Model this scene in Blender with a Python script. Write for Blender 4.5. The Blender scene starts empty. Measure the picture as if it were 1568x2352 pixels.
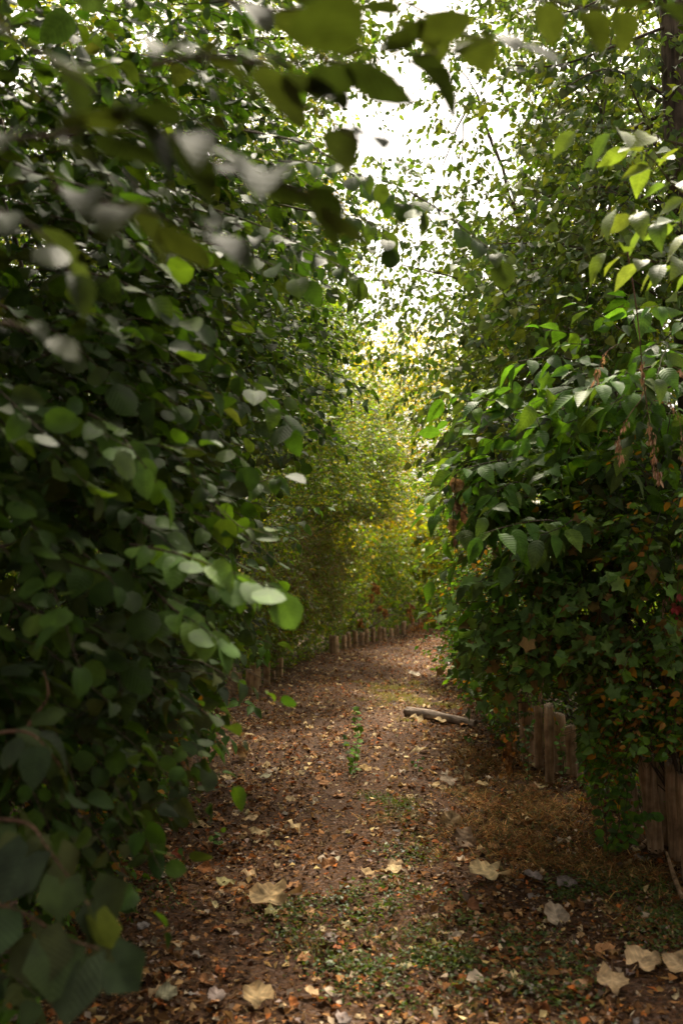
import bpy, math
import numpy as np
from mathutils import Matrix

C = bpy.context.scene.collection
scene = bpy.context.scene
rng = np.random.default_rng(11)

# ---------------------------------------------------------------- camera, sky, sun, exposure
CAM = np.array([0.0, 0.0, 1.5])
F = 2287.0                       # focal length in pixels of the 1568 x 2352 view
PITCH = math.atan(124 / F)
cam_d = bpy.data.cameras.new('camera')
cam = bpy.data.objects.new('camera', cam_d)
C.objects.link(cam)
cam.location = CAM
cam.rotation_euler = (math.pi / 2 + PITCH, 0, 0)
cam_d.sensor_fit = 'VERTICAL'
cam_d.sensor_height = 36
cam_d.lens = 35
cam_d.clip_start = 0.05
cam_d.clip_end = 1000
cam_d.dof.use_dof = True
cam_d.dof.focus_distance = 6.0
cam_d.dof.aperture_fstop = 2.5
cam_d.dof.aperture_blades = 7
scene.camera = cam

SUN_EL, SUN_AZ = math.radians(57), math.radians(6)      # azimuth from +Y towards +X
world = bpy.data.worlds.new('World')
scene.world = world
world.use_nodes = True
wn = world.node_tree.nodes
wl = world.node_tree.links
wn.clear()
sky = wn.new('ShaderNodeTexSky')
sky.sky_type = 'NISHITA'
sky.sun_disc = False
sky.sun_elevation = SUN_EL
sky.sun_rotation = SUN_AZ
sky.air_density = 1.0
sky.dust_density = 5.0
sky.ozone_density = 1.0
hs = wn.new('ShaderNodeHueSaturation')
hs.inputs['Saturation'].default_value = 0.32
wm = wn.new('ShaderNodeMix')
wm.data_type = 'RGBA'
wm.blend_type = 'MULTIPLY'
wm.inputs[0].default_value = 1.0
wm.inputs[7].default_value = (1.07, 0.98, 0.84, 1)
bg = wn.new('ShaderNodeBackground')
bg.inputs['Strength'].default_value = 0.15
wo = wn.new('ShaderNodeOutputWorld')
wl.new(sky.outputs[0], hs.inputs['Color'])
wl.new(hs.outputs[0], wm.inputs[6])
wl.new(wm.outputs[2], bg.inputs['Color'])
wl.new(bg.outputs[0], wo.inputs['Surface'])

sun_d = bpy.data.lights.new('sun', 'SUN')
sun_d.energy = 4.4
sun_d.angle = math.radians(9)
sun_d.color = (1.0, 0.90, 0.72)
sun = bpy.data.objects.new('sun', sun_d)
C.objects.link(sun)
sun.rotation_euler = (math.pi / 2 - SUN_EL, 0, math.pi - SUN_AZ)
sun.location = (3, 10, 20)

vs = scene.view_settings
vs.view_transform = 'Standard'
vs.look = 'None'
vs.gamma = 1
vs.use_curve_mapping = False
vs.exposure = 1.53
cy = scene.cycles
cy.max_bounces = 7
cy.diffuse_bounces = 3
cy.glossy_bounces = 2
cy.transmission_bounces = 4
cy.transparent_max_bounces = 4
cy.caustics_reflective = False
cy.caustics_refractive = False
cy.sample_clamp_indirect = 6


# ---------------------------------------------------------------- helpers
def nz(v):
    v = np.asarray(v, float)
    return v / np.maximum(np.linalg.norm(v, axis=-1, keepdims=True), 1e-9)


def ray(px, py):
    x, y = (px - 784) / F, (1176 - py) / F
    return np.array([x, math.cos(PITCH) - y * math.sin(PITCH), math.sin(PITCH) + y * math.cos(PITCH)])


def P(px, py, d):
    r = ray(px, py)
    return CAM + r * (d / r[1])


def G(px, py, z=0.0):
    r = ray(px, py)
    return CAM + r * ((z - CAM[2]) / r[2])


YS = [-8, 3.3, 5, 7.15, 9, 11.6, 13, 15, 17, 20.8, 24, 30]
LX = [-1.0, -.8, -.95, -1.1, -1.15, -1.15, -.88, -.6, -.29, 1.05, 2.2, 5]
RX = [1.7, 1.6, 1.5, 1.27, 1.3, 1.5, 1.7, 1.9, 2.2, 2.7, 3.6, 7]
SLOTL = lambda y: 0.025 * y + 0.0
SLOTR = lambda y: 0.125 * y + 0.02


def post_clear(Q):
    """the open foot of the hedges, where the posts stand free of leaves"""
    x, y, z = Q[:, 0], Q[:, 1], Q[:, 2]
    a = (y > 3.3) & (y < 5.3) & (x > .287 * y) & (x < 2.3) & (z < 1.5 - .19 * y)
    a |= (y > 3.5) & (y < 7.1) & (x > .168 * y) & (x < .238 * y) & (z < 1.5 - .122 * y)
    a |= (y > 3.0) & (y < 11.5) & (x > -.119 * y) & (x < -.05 * y) & (z < 1.5 - .096 * y)
    a |= (y > 3.6) & (y < 7.1) & (x > -.172 * y) & (x < -.14 * y) & (z < 1.5 - .185 * y)
    return a


def keep(Q, r):
    """the free passage over the path and the open strip of sky between the two rows of trees"""
    x, y, z = Q[:, 0], Q[:, 1], Q[:, 2]
    l, rr = np.interp(y, YS, LX), np.interp(y, YS, RX)
    growl = np.clip((z - 0.3) * 1.2, 0, 1) * 0.42
    growr = .12 + np.clip((z - 0.45) * 1.7, 0, 1) * np.interp(y, [3, 4, 7, 10], [.25, .9, .8, .4])
    inside = (x > l + growl) & (x < rr - growr) & (z < 2.3) & (y < 25)
    sl, sr = SLOTL(y), np.where((z - 1.5) > .36 * y, .165, .115) * y
    w = 0.055 * np.maximum(y, 3)
    dist = np.maximum(sl - x, x - sr) / w
    slope = (z - 1.5) / np.maximum(y, .5)
    floor = np.interp(slope, [.17, .22, .34, .38, .50, .54], [1, .45, .38, .07, .07, .8])
    pk = np.clip(floor + dist * 0.9, 0.04, 1)
    high = (slope > .17) & (y > 3.2) & (y < 22)
    pk = np.where(high, pk, 1.0)
    inside |= post_clear(Q)
    return ~inside & (r.random(len(x)) < pk) & (z > 0.03)


def tag(o, label=None, cat=None, group=None, kind=None):
    if label:
        o['label'] = label
    if cat:
        o['category'] = cat
    if group:
        o['group'] = group
    if kind:
        o['kind'] = kind
    return o


def empty(name, loc, label, cat, group=None):
    o = bpy.data.objects.new(name, None)
    o.empty_display_size = 0.1
    o.location = loc
    C.objects.link(o)
    return tag(o, label, cat, group)


def np_mesh(name, V, Fc, col=None, uv=None, mats=(), smooth=True, fmat=None):
    """mesh from arrays; Fc is one (n,3) or (n,4) array or a list of such arrays"""
    me = bpy.data.meshes.new(name)
    if not isinstance(Fc, list):
        Fc = [Fc]
    Fc = [np.asarray(f, np.int32) for f in Fc if len(f)]
    V = np.asarray(V, np.float32)
    me.vertices.add(len(V))
    me.vertices.foreach_set('co', V.ravel())
    loops = np.concatenate([f.ravel() for f in Fc])
    counts = np.concatenate([np.full(len(f), f.shape[1], np.int32) for f in Fc])
    starts = np.concatenate([[0], np.cumsum(counts)[:-1]]).astype(np.int32)
    me.loops.add(len(loops))
    me.loops.foreach_set('vertex_index', loops)
    me.polygons.add(len(starts))
    me.polygons.foreach_set('loop_start', starts)
    if not smooth:
        me.polygons.foreach_set('use_smooth', np.zeros(len(starts), bool))
    for m in mats:
        me.materials.append(m)
    if fmat is not None:
        me.polygons.foreach_set('material_index', np.asarray(fmat, np.int32))
    if col is not None:
        a = me.attributes.new('Col', 'FLOAT_COLOR', 'POINT')
        c4 = np.ones((len(V), 4), np.float32)
        c4[:, :3] = col
        a.data.foreach_set('color', c4.ravel())
    if uv is not None:
        a = me.attributes.new('luv', 'FLOAT_VECTOR', 'POINT')
        u3 = np.zeros((len(V), 3), np.float32)
        u3[:, :2] = uv
        a.data.foreach_set('vector', u3.ravel())
    me.update(calc_edges=True)
    return me


def link(name, me, parent=None, loc=None):
    o = bpy.data.objects.new(name, me)
    C.objects.link(o)
    if parent is not None:
        o.parent = parent
    if loc is not None:
        o.location = loc
    return o


# ---------------------------------------------------------------- materials
def new_mat(name):
    m = bpy.data.materials.new(name)
    m.use_nodes = True
    m.node_tree.nodes.clear()
    return m, m.node_tree.nodes, m.node_tree.links


def leaf_mat(name, rough=0.42, trans=0.38, vein=0.0, vfreq=46, spec=0.5, ttint=(1.5, 1.55, 0.45), blotch=0.35):
    m, n, l = new_mat(name)
    at = n.new('ShaderNodeAttribute'); at.attribute_name = 'Col'
    uv = n.new('ShaderNodeAttribute'); uv.attribute_name = 'luv'
    oi = n.new('ShaderNodeObjectInfo')
    geo = n.new('ShaderNodeNewGeometry')
    tex = n.new('ShaderNodeTexNoise'); tex.inputs['Scale'].default_value = 22; tex.inputs['Detail'].default_value = 3
    l.new(geo.outputs['Position'], tex.inputs['Vector'])
    mr = n.new('ShaderNodeMapRange')
    mr.inputs[1].default_value = .3; mr.inputs[2].default_value = .7
    mr.inputs[3].default_value = 1 - blotch; mr.inputs[4].default_value = 1 + blotch
    l.new(tex.outputs[0], mr.inputs[0])
    orr = n.new('ShaderNodeMapRange'); orr.inputs[3].default_value = .85; orr.inputs[4].default_value = 1.15
    l.new(oi.outputs['Random'], orr.inputs[0])
    mul = n.new('ShaderNodeMath'); mul.operation = 'MULTIPLY'
    l.new(mr.outputs[0], mul.inputs[0]); l.new(orr.outputs[0], mul.inputs[1])
    vm = n.new('ShaderNodeVectorMath'); vm.operation = 'SCALE'
    l.new(at.outputs['Color'], vm.inputs[0]); l.new(mul.outputs[0], vm.inputs['Scale'])
    colour = vm.outputs[0]
    bs = n.new('ShaderNodeBsdfPrincipled')
    if vein:
        sx = n.new('ShaderNodeSeparateXYZ'); l.new(uv.outputs['Vector'], sx.inputs[0])
        ab = n.new('ShaderNodeMath'); ab.operation = 'ABSOLUTE'; l.new(sx.outputs[0], ab.inputs[0])
        k = n.new('ShaderNodeMath'); k.operation = 'MULTIPLY_ADD'; k.inputs[1].default_value = -0.9
        l.new(ab.outputs[0], k.inputs[0]); l.new(sx.outputs[1], k.inputs[2])
        f = n.new('ShaderNodeMath'); f.operation = 'MULTIPLY'; f.inputs[1].default_value = vfreq
        l.new(k.outputs[0], f.inputs[0])
        s = n.new('ShaderNodeMath'); s.operation = 'SINE'; l.new(f.outputs[0], s.inputs[0])
        pw = n.new('ShaderNodeMapRange'); pw.inputs[1].default_value = .55; pw.inputs[2].default_value = 1.0
        l.new(s.outputs[0], pw.inputs[0])
        mid = n.new('ShaderNodeMapRange'); mid.inputs[1].default_value = .0; mid.inputs[2].default_value = .035
        mid.inputs[3].default_value = 1; mid.inputs[4].default_value = 0
        l.new(ab.outputs[0], mid.inputs[0])
        mx = n.new('ShaderNodeMath'); mx.operation = 'MAXIMUM'
        l.new(pw.outputs[0], mx.inputs[0]); l.new(mid.outputs[0], mx.inputs[1])
        cm = n.new('ShaderNodeMix'); cm.data_type = 'RGBA'; cm.blend_type = 'MULTIPLY'
        sc = n.new('ShaderNodeMath'); sc.operation = 'MULTIPLY'; sc.inputs[1].default_value = vein
        l.new(mx.outputs[0], sc.inputs[0]); l.new(sc.outputs[0], cm.inputs[0])
        l.new(colour, cm.inputs[6]); cm.inputs[7].default_value = (1.7, 1.6, 1.5, 1)
        colour = cm.outputs[2]
        bp = n.new('ShaderNodeBump'); bp.inputs['Strength'].default_value = .22; bp.inputs['Distance'].default_value = .003
        bp.invert = True
        l.new(s.outputs[0], bp.inputs['Height']); l.new(bp.outputs[0], bs.inputs['Normal'])
    l.new(colour, bs.inputs['Base Color'])
    bs.inputs['Roughness'].default_value = rough
    bs.inputs['Specular IOR Level'].default_value = spec
    out = n.new('ShaderNodeOutputMaterial')
    if trans:
        tr = n.new('ShaderNodeBsdfTranslucent')
        tm = n.new('ShaderNodeMix'); tm.data_type = 'RGBA'; tm.blend_type = 'MULTIPLY'; tm.inputs[0].default_value = 1
        l.new(colour, tm.inputs[6]); tm.inputs[7].default_value = (*[c * 1.25 for c in ttint], 1)
        l.new(tm.outputs[2], tr.inputs['Color'])
        ms = n.new('ShaderNodeMixShader'); ms.inputs[0].default_value = trans
        l.new(bs.outputs[0], ms.inputs[1]); l.new(tr.outputs[0], ms.inputs[2])
        l.new(ms.outputs[0], out.inputs['Surface'])
    else:
        l.new(bs.outputs[0], out.inputs['Surface'])
    return m


def wood_mat(name, c1, c2, scale=1.0, rough=.85):
    m, n, l = new_mat(name)
    tc = n.new('ShaderNodeTexCoord'); mp = n.new('ShaderNodeMapping')
    oi = n.new('ShaderNodeObjectInfo')
    mp.inputs['Scale'].default_value = (38 * scale, 38 * scale, 3.2 * scale)
    l.new(tc.outputs['Object'], mp.inputs[0])
    rnd = n.new('ShaderNodeVectorMath'); rnd.operation = 'SCALE'; rnd.inputs[0].default_value = (31, 17, 53)
    l.new(oi.outputs['Random'], rnd.inputs['Scale']); l.new(rnd.outputs[0], mp.inputs['Location'])
    t = n.new('ShaderNodeTexNoise'); t.inputs['Scale'].default_value = 1; t.inputs['Detail'].default_value = 6; t.inputs['Roughness'].default_value = .65
    l.new(mp.outputs[0], t.inputs['Vector'])
    mp2 = n.new('ShaderNodeMapping'); mp2.inputs['Scale'].default_value = (13, 13, 13)
    l.new(tc.outputs['Object'], mp2.inputs[0]); l.new(rnd.outputs[0], mp2.inputs['Location'])
    t2 = n.new('ShaderNodeTexNoise'); t2.inputs['Detail'].default_value = 5; t2.inputs['Scale'].default_value = 1
    l.new(mp2.outputs[0], t2.inputs['Vector'])
    cr = n.new('ShaderNodeValToRGB')
    cr.color_ramp.elements[0].position = .3; cr.color_ramp.elements[0].color = (*[c * .28 for c in c1], 1)
    cr.color_ramp.elements[1].position = .72; cr.color_ramp.elements[1].color = (*c2, 1)
    e = cr.color_ramp.elements.new(.47); e.color = (*c1, 1)
    l.new(t.outputs[0], cr.inputs[0])
    mx = n.new('ShaderNodeMix'); mx.data_type = 'RGBA'; mx.blend_type = 'MULTIPLY'
    mr = n.new('ShaderNodeMapRange'); mr.inputs[1].default_value = .42; mr.inputs[2].default_value = .66; mr.inputs[4].default_value = .85
    l.new(t2.outputs[0], mr.inputs[0]); l.new(mr.outputs[0], mx.inputs[0])
    l.new(cr.outputs[0], mx.inputs[6]); mx.inputs[7].default_value = (.42, .40, .36, 1)
    bs = n.new('ShaderNodeBsdfPrincipled'); bs.inputs['Roughness'].default_value = rough
    bs.inputs['Specular IOR Level'].default_value = .25
    l.new(mx.outputs[2], bs.inputs['Base Color'])
    bp = n.new('ShaderNodeBump'); bp.inputs['Strength'].default_value = .9; bp.inputs['Distance'].default_value = .012
    l.new(t.outputs[0], bp.inputs['Height']); l.new(bp.outputs[0], bs.inputs['Normal'])
    o = n.new('ShaderNodeOutputMaterial'); l.new(bs.outputs[0], o.inputs['Surface'])
    return m


def soil_mat(name, cols, sc=34):
    m, n, l = new_mat(name)
    geo = n.new('ShaderNodeNewGeometry')
    a = n.new('ShaderNodeTexNoise'); a.inputs['Scale'].default_value = sc; a.inputs['Detail'].default_value = 8; a.inputs['Roughness'].default_value = .75
    b = n.new('ShaderNodeTexNoise'); b.inputs['Scale'].default_value = 1.4; b.inputs['Detail'].default_value = 4
    v = n.new('ShaderNodeTexVoronoi'); v.inputs['Scale'].default_value = sc * 2.2; v.inputs['Randomness'].default_value = 1
    for t in (a, b, v):
        l.new(geo.outputs['Position'], t.inputs['Vector'])
    cr = n.new('ShaderNodeValToRGB')
    r = cr.color_ramp
    r.elements[0].position = .28; r.elements[0].color = (*cols[0], 1)
    r.elements[1].position = .8; r.elements[1].color = (*cols[-1], 1)
    for k, c in enumerate(cols[1:-1]):
        e = r.elements.new(.28 + .52 * (k + 1) / (len(cols) - 1)); e.color = (*c, 1)
    l.new(a.outputs[0], cr.inputs[0])
    mx = n.new('ShaderNodeMix'); mx.data_type = 'RGBA'; mx.blend_type = 'MIX'
    sx = n.new('ShaderNodeSeparateXYZ'); l.new(v.outputs['Color'], sx.inputs[0])
    mr = n.new('ShaderNodeMapRange'); mr.inputs[1].default_value = .55; mr.inputs[2].default_value = .95; mr.inputs[4].default_value = .75
    l.new(sx.outputs[0], mr.inputs[0]); l.new(mr.outputs[0], mx.inputs[0])
    l.new(cr.outputs[0], mx.inputs[6])
    cr2 = n.new('ShaderNodeValToRGB')
    cr2.color_ramp.elements[0].color = (.13, .05, .015, 1); cr2.color_ramp.elements[1].color = (.19, .14, .12, 1)
    l.new(sx.outputs[1], cr2.inputs[0]); l.new(cr2.outputs[0], mx.inputs[7])
    m2 = n.new('ShaderNodeMix'); m2.data_type = 'RGBA'; m2.blend_type = 'MULTIPLY'; m2.inputs[0].default_value = .6
    cr3 = n.new('ShaderNodeValToRGB'); cr3.color_ramp.elements[0].position = .35; cr3.color_ramp.elements[1].position = .65
    cr3.color_ramp.elements[0].color = (.55, .42, .33, 1); cr3.color_ramp.elements[1].color = (1.2, 1.15, 1.1, 1)
    l.new(b.outputs[0], cr3.inputs[0]); l.new(mx.outputs[2], m2.inputs[6]); l.new(cr3.outputs[0], m2.inputs[7])
    bs = n.new('ShaderNodeBsdfPrincipled'); bs.inputs['Roughness'].default_value = .9; bs.inputs['Specular IOR Level'].default_value = .2
    l.new(m2.outputs[2], bs.inputs['Base Color'])
    bp = n.new('ShaderNodeBump'); bp.inputs['Strength'].default_value = 1; bp.inputs['Distance'].default_value = .02
    l.new(a.outputs[0], bp.inputs['Height']); l.new(bp.outputs[0], bs.inputs['Normal'])
    o = n.new('ShaderNodeOutputMaterial'); l.new(bs.outputs[0], o.inputs['Surface'])
    return m


M_LEAF = leaf_mat('leaf_green', .56, .27, vein=.4, vfreq=48, spec=.13)
M_VEIN = leaf_mat('leaf_ribbed', .48, .34, vein=.36, vfreq=60, spec=.16)
M_SMALL = leaf_mat('leaf_small', .42, .42, 0, spec=.24)
M_GOLD = leaf_mat('leaf_gold', .55, .55, 0, spec=.2, ttint=(1.6, 1.45, .35))
M_DRY = leaf_mat('leaf_dry', .8, .18, vein=.4, vfreq=34, spec=.15, ttint=(1.1, .9, .6), blotch=.6)
M_LITTER = leaf_mat('litter_flakes', .85, .06, 0, spec=.12, ttint=(1, .8, .5), blotch=.3)
M_TWIG = wood_mat('twig_bark', (.075, .05, .032), (.14, .10, .065), 2.5)
M_BARK = wood_mat('trunk_bark', (.085, .06, .042), (.17, .125, .09), .6)
M_POST = wood_mat('weathered_post', (.32, .185, .10), (.50, .35, .225), .7)
M_LOG = wood_mat('grey_log', (.17, .12, .09), (.44, .35, .28), .8)
M_STEMG = wood_mat('green_stem', (.10, .12, .03), (.2, .17, .06), 3)
M_STEMR = wood_mat('dead_stem', (.16, .085, .05), (.28, .17, .11), 3)
M_SOIL = soil_mat('soil', [(.018, .012, .008), (.045, .026, .015), (.085, .045, .024), (.13, .075, .04)])
M_PATH = soil_mat('path_litter', [(.013, .008, .005), (.045, .022, .009), (.115, .053, .019), (.24, .13, .06)])


# ---------------------------------------------------------------- leaf shapes (x across, y along, z up; unit length)
def ovate(prof, w, curl, fold, petiole=True, wav=0.0):
    ts, ws = zip(*prof)
    V, U = [(0, 0, 0)], [(0, 0)]
    for t, h in prof:
        hw = h * w / 2
        z = -curl * t * t
        wv = wav * math.sin(t * 17)
        V += [(-hw, t - .03, z + fold * hw + wv), (0, t, z), (hw, t - .03, z + fold * hw - wv)]
        U += [(-hw, t), (0, t), (hw, t)]
    V.append((0, 1, -curl)); U.append((0, 1))
    T = []
    k = len(prof)
    T += [(0, 2, 1), (0, 3, 2)]
    for i in range(k - 1):
        a = 1 + 3 * i; b = a + 3
        T += [(a, a + 1, b + 1), (a, b + 1, b), (a + 1, a + 2, b + 2), (a + 1, b + 2, b + 1)]
    a = 1 + 3 * (k - 1); tip = len(V) - 1
    T += [(a, a + 1, tip), (a + 1, a + 2, tip)]
    if petiole:
        i = len(V)
        V += [(-.012, -.24, .05), (.012, -.24, .05), (.01, 0, 0), (-.01, 0, 0)]
        U += [(0, 0)] * 4
        T += [(i, i + 1, i + 2), (i, i + 2, i + 3)]
    return np.array(V, float), np.array(T), np.array(U, float)


def lobed(curl, fold, deep=.55, n=5, petiole=True):
    pts = []
    span = 2.35
    for i in range(2 * n - 1):
        a = -span + 2 * span * i / (2 * n - 2)
        r = .60 + .12 * math.cos(a * .5)
        if i % 2:
            r *= deep
        pts.append((math.sin(a) * r, .38 + math.cos(a) * r))
    pts = [(-.10, .02)] + pts + [(.10, .02)]
    V = [(0, .3, 0)] + [(x, y, fold * abs(x) - curl * y * y) for x, y in pts]
    U = [(0, .3)] + [(x, y) for x, y in pts]
    T = [(0, i + 1, i) for i in range(1, len(pts))]
    if petiole:
        i = len(V)
        V += [(-.012, -.3, .04), (.012, -.3, .04), (.01, .3, 0), (-.01, .3, 0)]
        U += [(0, 0)] * 4
        T += [(i, i + 1, i + 2), (i, i + 2, i + 3)]
    return np.array(V, float), np.array(T), np.array(U, float)


def rhomb(w, fold, curl=0.1):
    h = w / 2
    V = np.array([(0, 0, 0), (-h, .42, fold * h), (0, .45, -curl * .2), (h, .42, fold * h), (0, 1, -curl)])
    return V, np.array([(0, 2, 1), (0, 3, 2), (1, 2, 4), (2, 3, 4)]), V[:, :2].copy()


ROUND_P = [(.05, .50), (.27, .94), (.58, 1.0), (.85, .62)]
HEART_P = [(.03, .66), (.2, 1.0), (.45, .86), (.75, .38)]
DOG_P = [(.12, .5), (.35, .96), (.6, .9), (.82, .45)]
LANCE_P = [(.25, .85), (.62, .85)]
MID_P = [(.25, .95), (.65, .85)]


def variants(fn, args):
    return [fn(*a) for a in args]


SHAPES = {
    'round': variants(ovate, [(ROUND_P, .84, .16, .22), (ROUND_P, .76, .32, .4, True, .015), (ROUND_P, .9, .05, -.15, True, .02), (ROUND_P, .7, .5, .6)]),
    'heart': variants(ovate, [(HEART_P, .86, .16, .18), (HEART_P, .78, .34, .35, True, .015), (HEART_P, .9, .02, -.12, True, .015), (HEART_P, .6, .45, .7)]),
    'dog': variants(ovate, [(DOG_P, .54, .22, .35), (DOG_P, .6, .4, .25, True, .012), (DOG_P, .5, .12, .5), (DOG_P, .58, .6, .3, True, .02)]),
    'lobed': variants(lobed, [(.15, .15, .66), (.35, .3, .6), (.1, -.2, .72), (.3, .45, .62)]),
    'broad': variants(lobed, [(.2, .25, .84), (.35, .15, .88), (.15, -.15, .86)]),
    'lance': variants(ovate, [(LANCE_P, .24, .2, .3, False), (LANCE_P, .3, .4, .3, False), (LANCE_P, .26, .05, .4, False)]),
    'mid': variants(ovate, [(MID_P, .62, .2, .3, False), (MID_P, .7, .35, .2, False), (MID_P, .5, .1, .5, False)]),
    'tiny': variants(rhomb, [(.62, .3), (.7, .1, .3), (.48, .5)]),
    'thin': variants(rhomb, [(.24, .3, .2), (.2, .1, .35), (.28, .4, .1)]),
}


def bent(kind_prof, w, curl, seed, n=5, amp=.10):
    """a crumpled dry leaf"""
    v, t, u = ovate([(a, b) for a, b in kind_prof], w, curl, .1, False)
    r = np.random.default_rng(seed)
    ph = r.random(4) * 6
    v[:, 2] += amp * np.sin(v[:, 0] * 9 + ph[0]) * np.cos(v[:, 1] * 7 + ph[1]) + amp * .6 * np.sin(v[:, 1] * 13 + ph[2])
    v[:, 0] *= 1 + .15 * np.sin(v[:, 1] * 11 + ph[3])
    return v, t, u


CR_P = [(.06, .5), (.2, .95), (.38, 1.0), (.56, .9), (.72, .66), (.88, .3)]
SHAPES['dry'] = [bent(CR_P, .75, .2, 1), bent(CR_P, .65, -.2, 2, amp=.16), bent(CR_P, .5, .5, 3, amp=.14), bent(CR_P, .8, -.1, 4, amp=.12)]


def dry_big(seed, deep=.68):
    """a big fallen leaf: lobed outline with two rings, crumpled"""
    r = np.random.default_rng(seed)
    n = 22
    ph = r.random(6) * 6.28
    V, U, T = [(0, .45, 0)], [(0, .45)], []
    for ring, k in ((1, .55), (2, 1.0)):
        for i in range(n):
            a = 2 * math.pi * i / n
            rr = .5 * (1 - .05 * math.cos(2 * a)) * (1 + (1 - deep) * .17 * math.cos(5 * a + .3 * ph[3]) * (ring == 2) + .05 * math.cos(9 * a + ph[4]) * (ring == 2) - .28 * math.exp(-((a - math.pi) / .3) ** 2)) * (1 + .06 * r.standard_normal() * (ring == 2))
            x, y = math.sin(a) * rr * k * .86, .45 + math.cos(a) * rr * k
            z = .035 * k * math.sin(2 * a + ph[0]) + .05 * k * math.sin(3 * a + ph[1]) + .05 * math.cos(5 * a + ph[2]) * k + .05 * k * k
            V.append((x, y, z)); U.append((x, y))
    for i in range(n):
        j = (i + 1) % n
        T += [(0, 1 + j, 1 + i), (1 + i, 1 + j, 1 + n + j), (1 + i, 1 + n + j, 1 + n + i)]
    i = len(V)
    V += [(-.01, -.3, .03), (.01, -.3, .03), (.01, .1, .02), (-.01, .1, .02)]; U += [(0, 0)] * 4
    T += [(i, i + 1, i + 2), (i, i + 2, i + 3)]
    return np.array(V), np.array(T), np.array(U)


SHAPES['drybig'] = [dry_big(5), dry_big(6, .9), dry_big(7, .5), dry_big(8, 1.0)]

# species: shape, far shape, size, leaves per spray, spray length, droop, hang, up, material, palette
PAL = {
    'hazel': [(0.033, 0.067, 0.01), (0.044, 0.085, 0.011), (0.026, 0.048, 0.01), (0.057, 0.096, 0.012), (0.039, 0.058, 0.014), (0.028, 0.059, 0.009)],
    'poplar': [(0.055, 0.101, 0.02), (0.077, 0.123, 0.02), (0.055, 0.085, 0.028), (0.094, 0.134, 0.022), (0.132, 0.157, 0.025), (0.077, 0.101, 0.03)],
    'dogwood': [(0.062, 0.136, 0.022), (0.078, 0.167, 0.023), (0.05, 0.095, 0.023), (0.095, 0.154, 0.022), (0.056, 0.086, 0.027), (0.067, 0.144, 0.019)],
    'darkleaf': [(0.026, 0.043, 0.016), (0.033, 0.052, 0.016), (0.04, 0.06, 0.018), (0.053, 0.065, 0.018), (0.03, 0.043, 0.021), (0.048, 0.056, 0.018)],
    'privet': [(0.092, 0.157, 0.013), (0.106, 0.178, 0.017), (0.073, 0.13, 0.015), (0.154, 0.192, 0.017), (0.211, 0.192, 0.017), (0.106, 0.137, 0.022)],
    'willow': [(0.112, 0.117, 0.03), (0.092, 0.124, 0.024), (0.132, 0.117, 0.035), (0.158, 0.103, 0.035), (0.079, 0.103, 0.02), (0.112, 0.152, 0.02)],
    'gold': [(0.27, 0.265, 0.01), (0.22, 0.251, 0.01), (0.347, 0.277, 0.01), (0.167, 0.225, 0.011), (0.438, 0.317, 0.011), (0.232, 0.238, 0.013)],  # yellow pushed up so the colour carries the backlit glow
    'bramble': [(0.064, 0.138, 0.015), (0.084, 0.17, 0.015), (0.051, 0.1, 0.015), (0.114, 0.209, 0.018), (0.069, 0.129, 0.022), (0.302, 0.144, 0.018)],
    'brackish': [(.035, .075, .018), (.05, .085, .02), (.16, .065, .018), (.04, .06, .02), (.20, .085, .022), (.045, .07, .02)],
    'maple': [(0.115, 0.186, 0.055), (0.094, 0.166, 0.044), (0.137, 0.207, 0.055), (0.079, 0.138, 0.044), (0.108, 0.207, 0.039), (0.158, 0.097, 0.033)],
    'lime': [(.10, .21, .020), (.12, .24, .022), (.085, .18, .02), (.15, .24, .025), (.11, .2, .03), (.09, .17, .02)],
    'orange': [(.21, .095, .025), (.26, .12, .03), (.16, .07, .025), (.3, .16, .05), (.2, .11, .05), (.12, .06, .03)],
    'drytan': [(.36, .25, .15), (.30, .19, .10), (.42, .31, .2), (.25, .15, .09), (.33, .22, .12), (.20, .12, .08)],
    'olive': [(.030, .044, .014), (.036, .050, .014), (.040, .052, .016), (.026, .038, .014), (.045, .058, .018), (.034, .046, .02)],  # near hazel leaves, shade against the sky put into the colour
    'fresh': [(0.079, 0.149, 0.027), (0.089, 0.165, 0.027), (0.068, 0.132, 0.025), (0.1, 0.165, 0.032), (0.074, 0.138, 0.027), (0.084, 0.154, 0.036)],  # paler hazel leaves, light on the lit boughs put into the colour
    'red': [(.28, .04, .04), (.22, .05, .04), (.32, .08, .06), (.15, .05, .03), (.25, .06, .05), (.12, .08, .03)],
}


class Sp:
    def __init__(s, shape, far, size, n, L, droop, hang, up, mat, pal, opp=False):
        s.shape, s.far, s.size, s.n, s.L, s.droop, s.hang, s.up, s.mat, s.pal, s.opp = shape, far, size, n, L, droop, hang, up, mat, PAL[pal], opp


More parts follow.
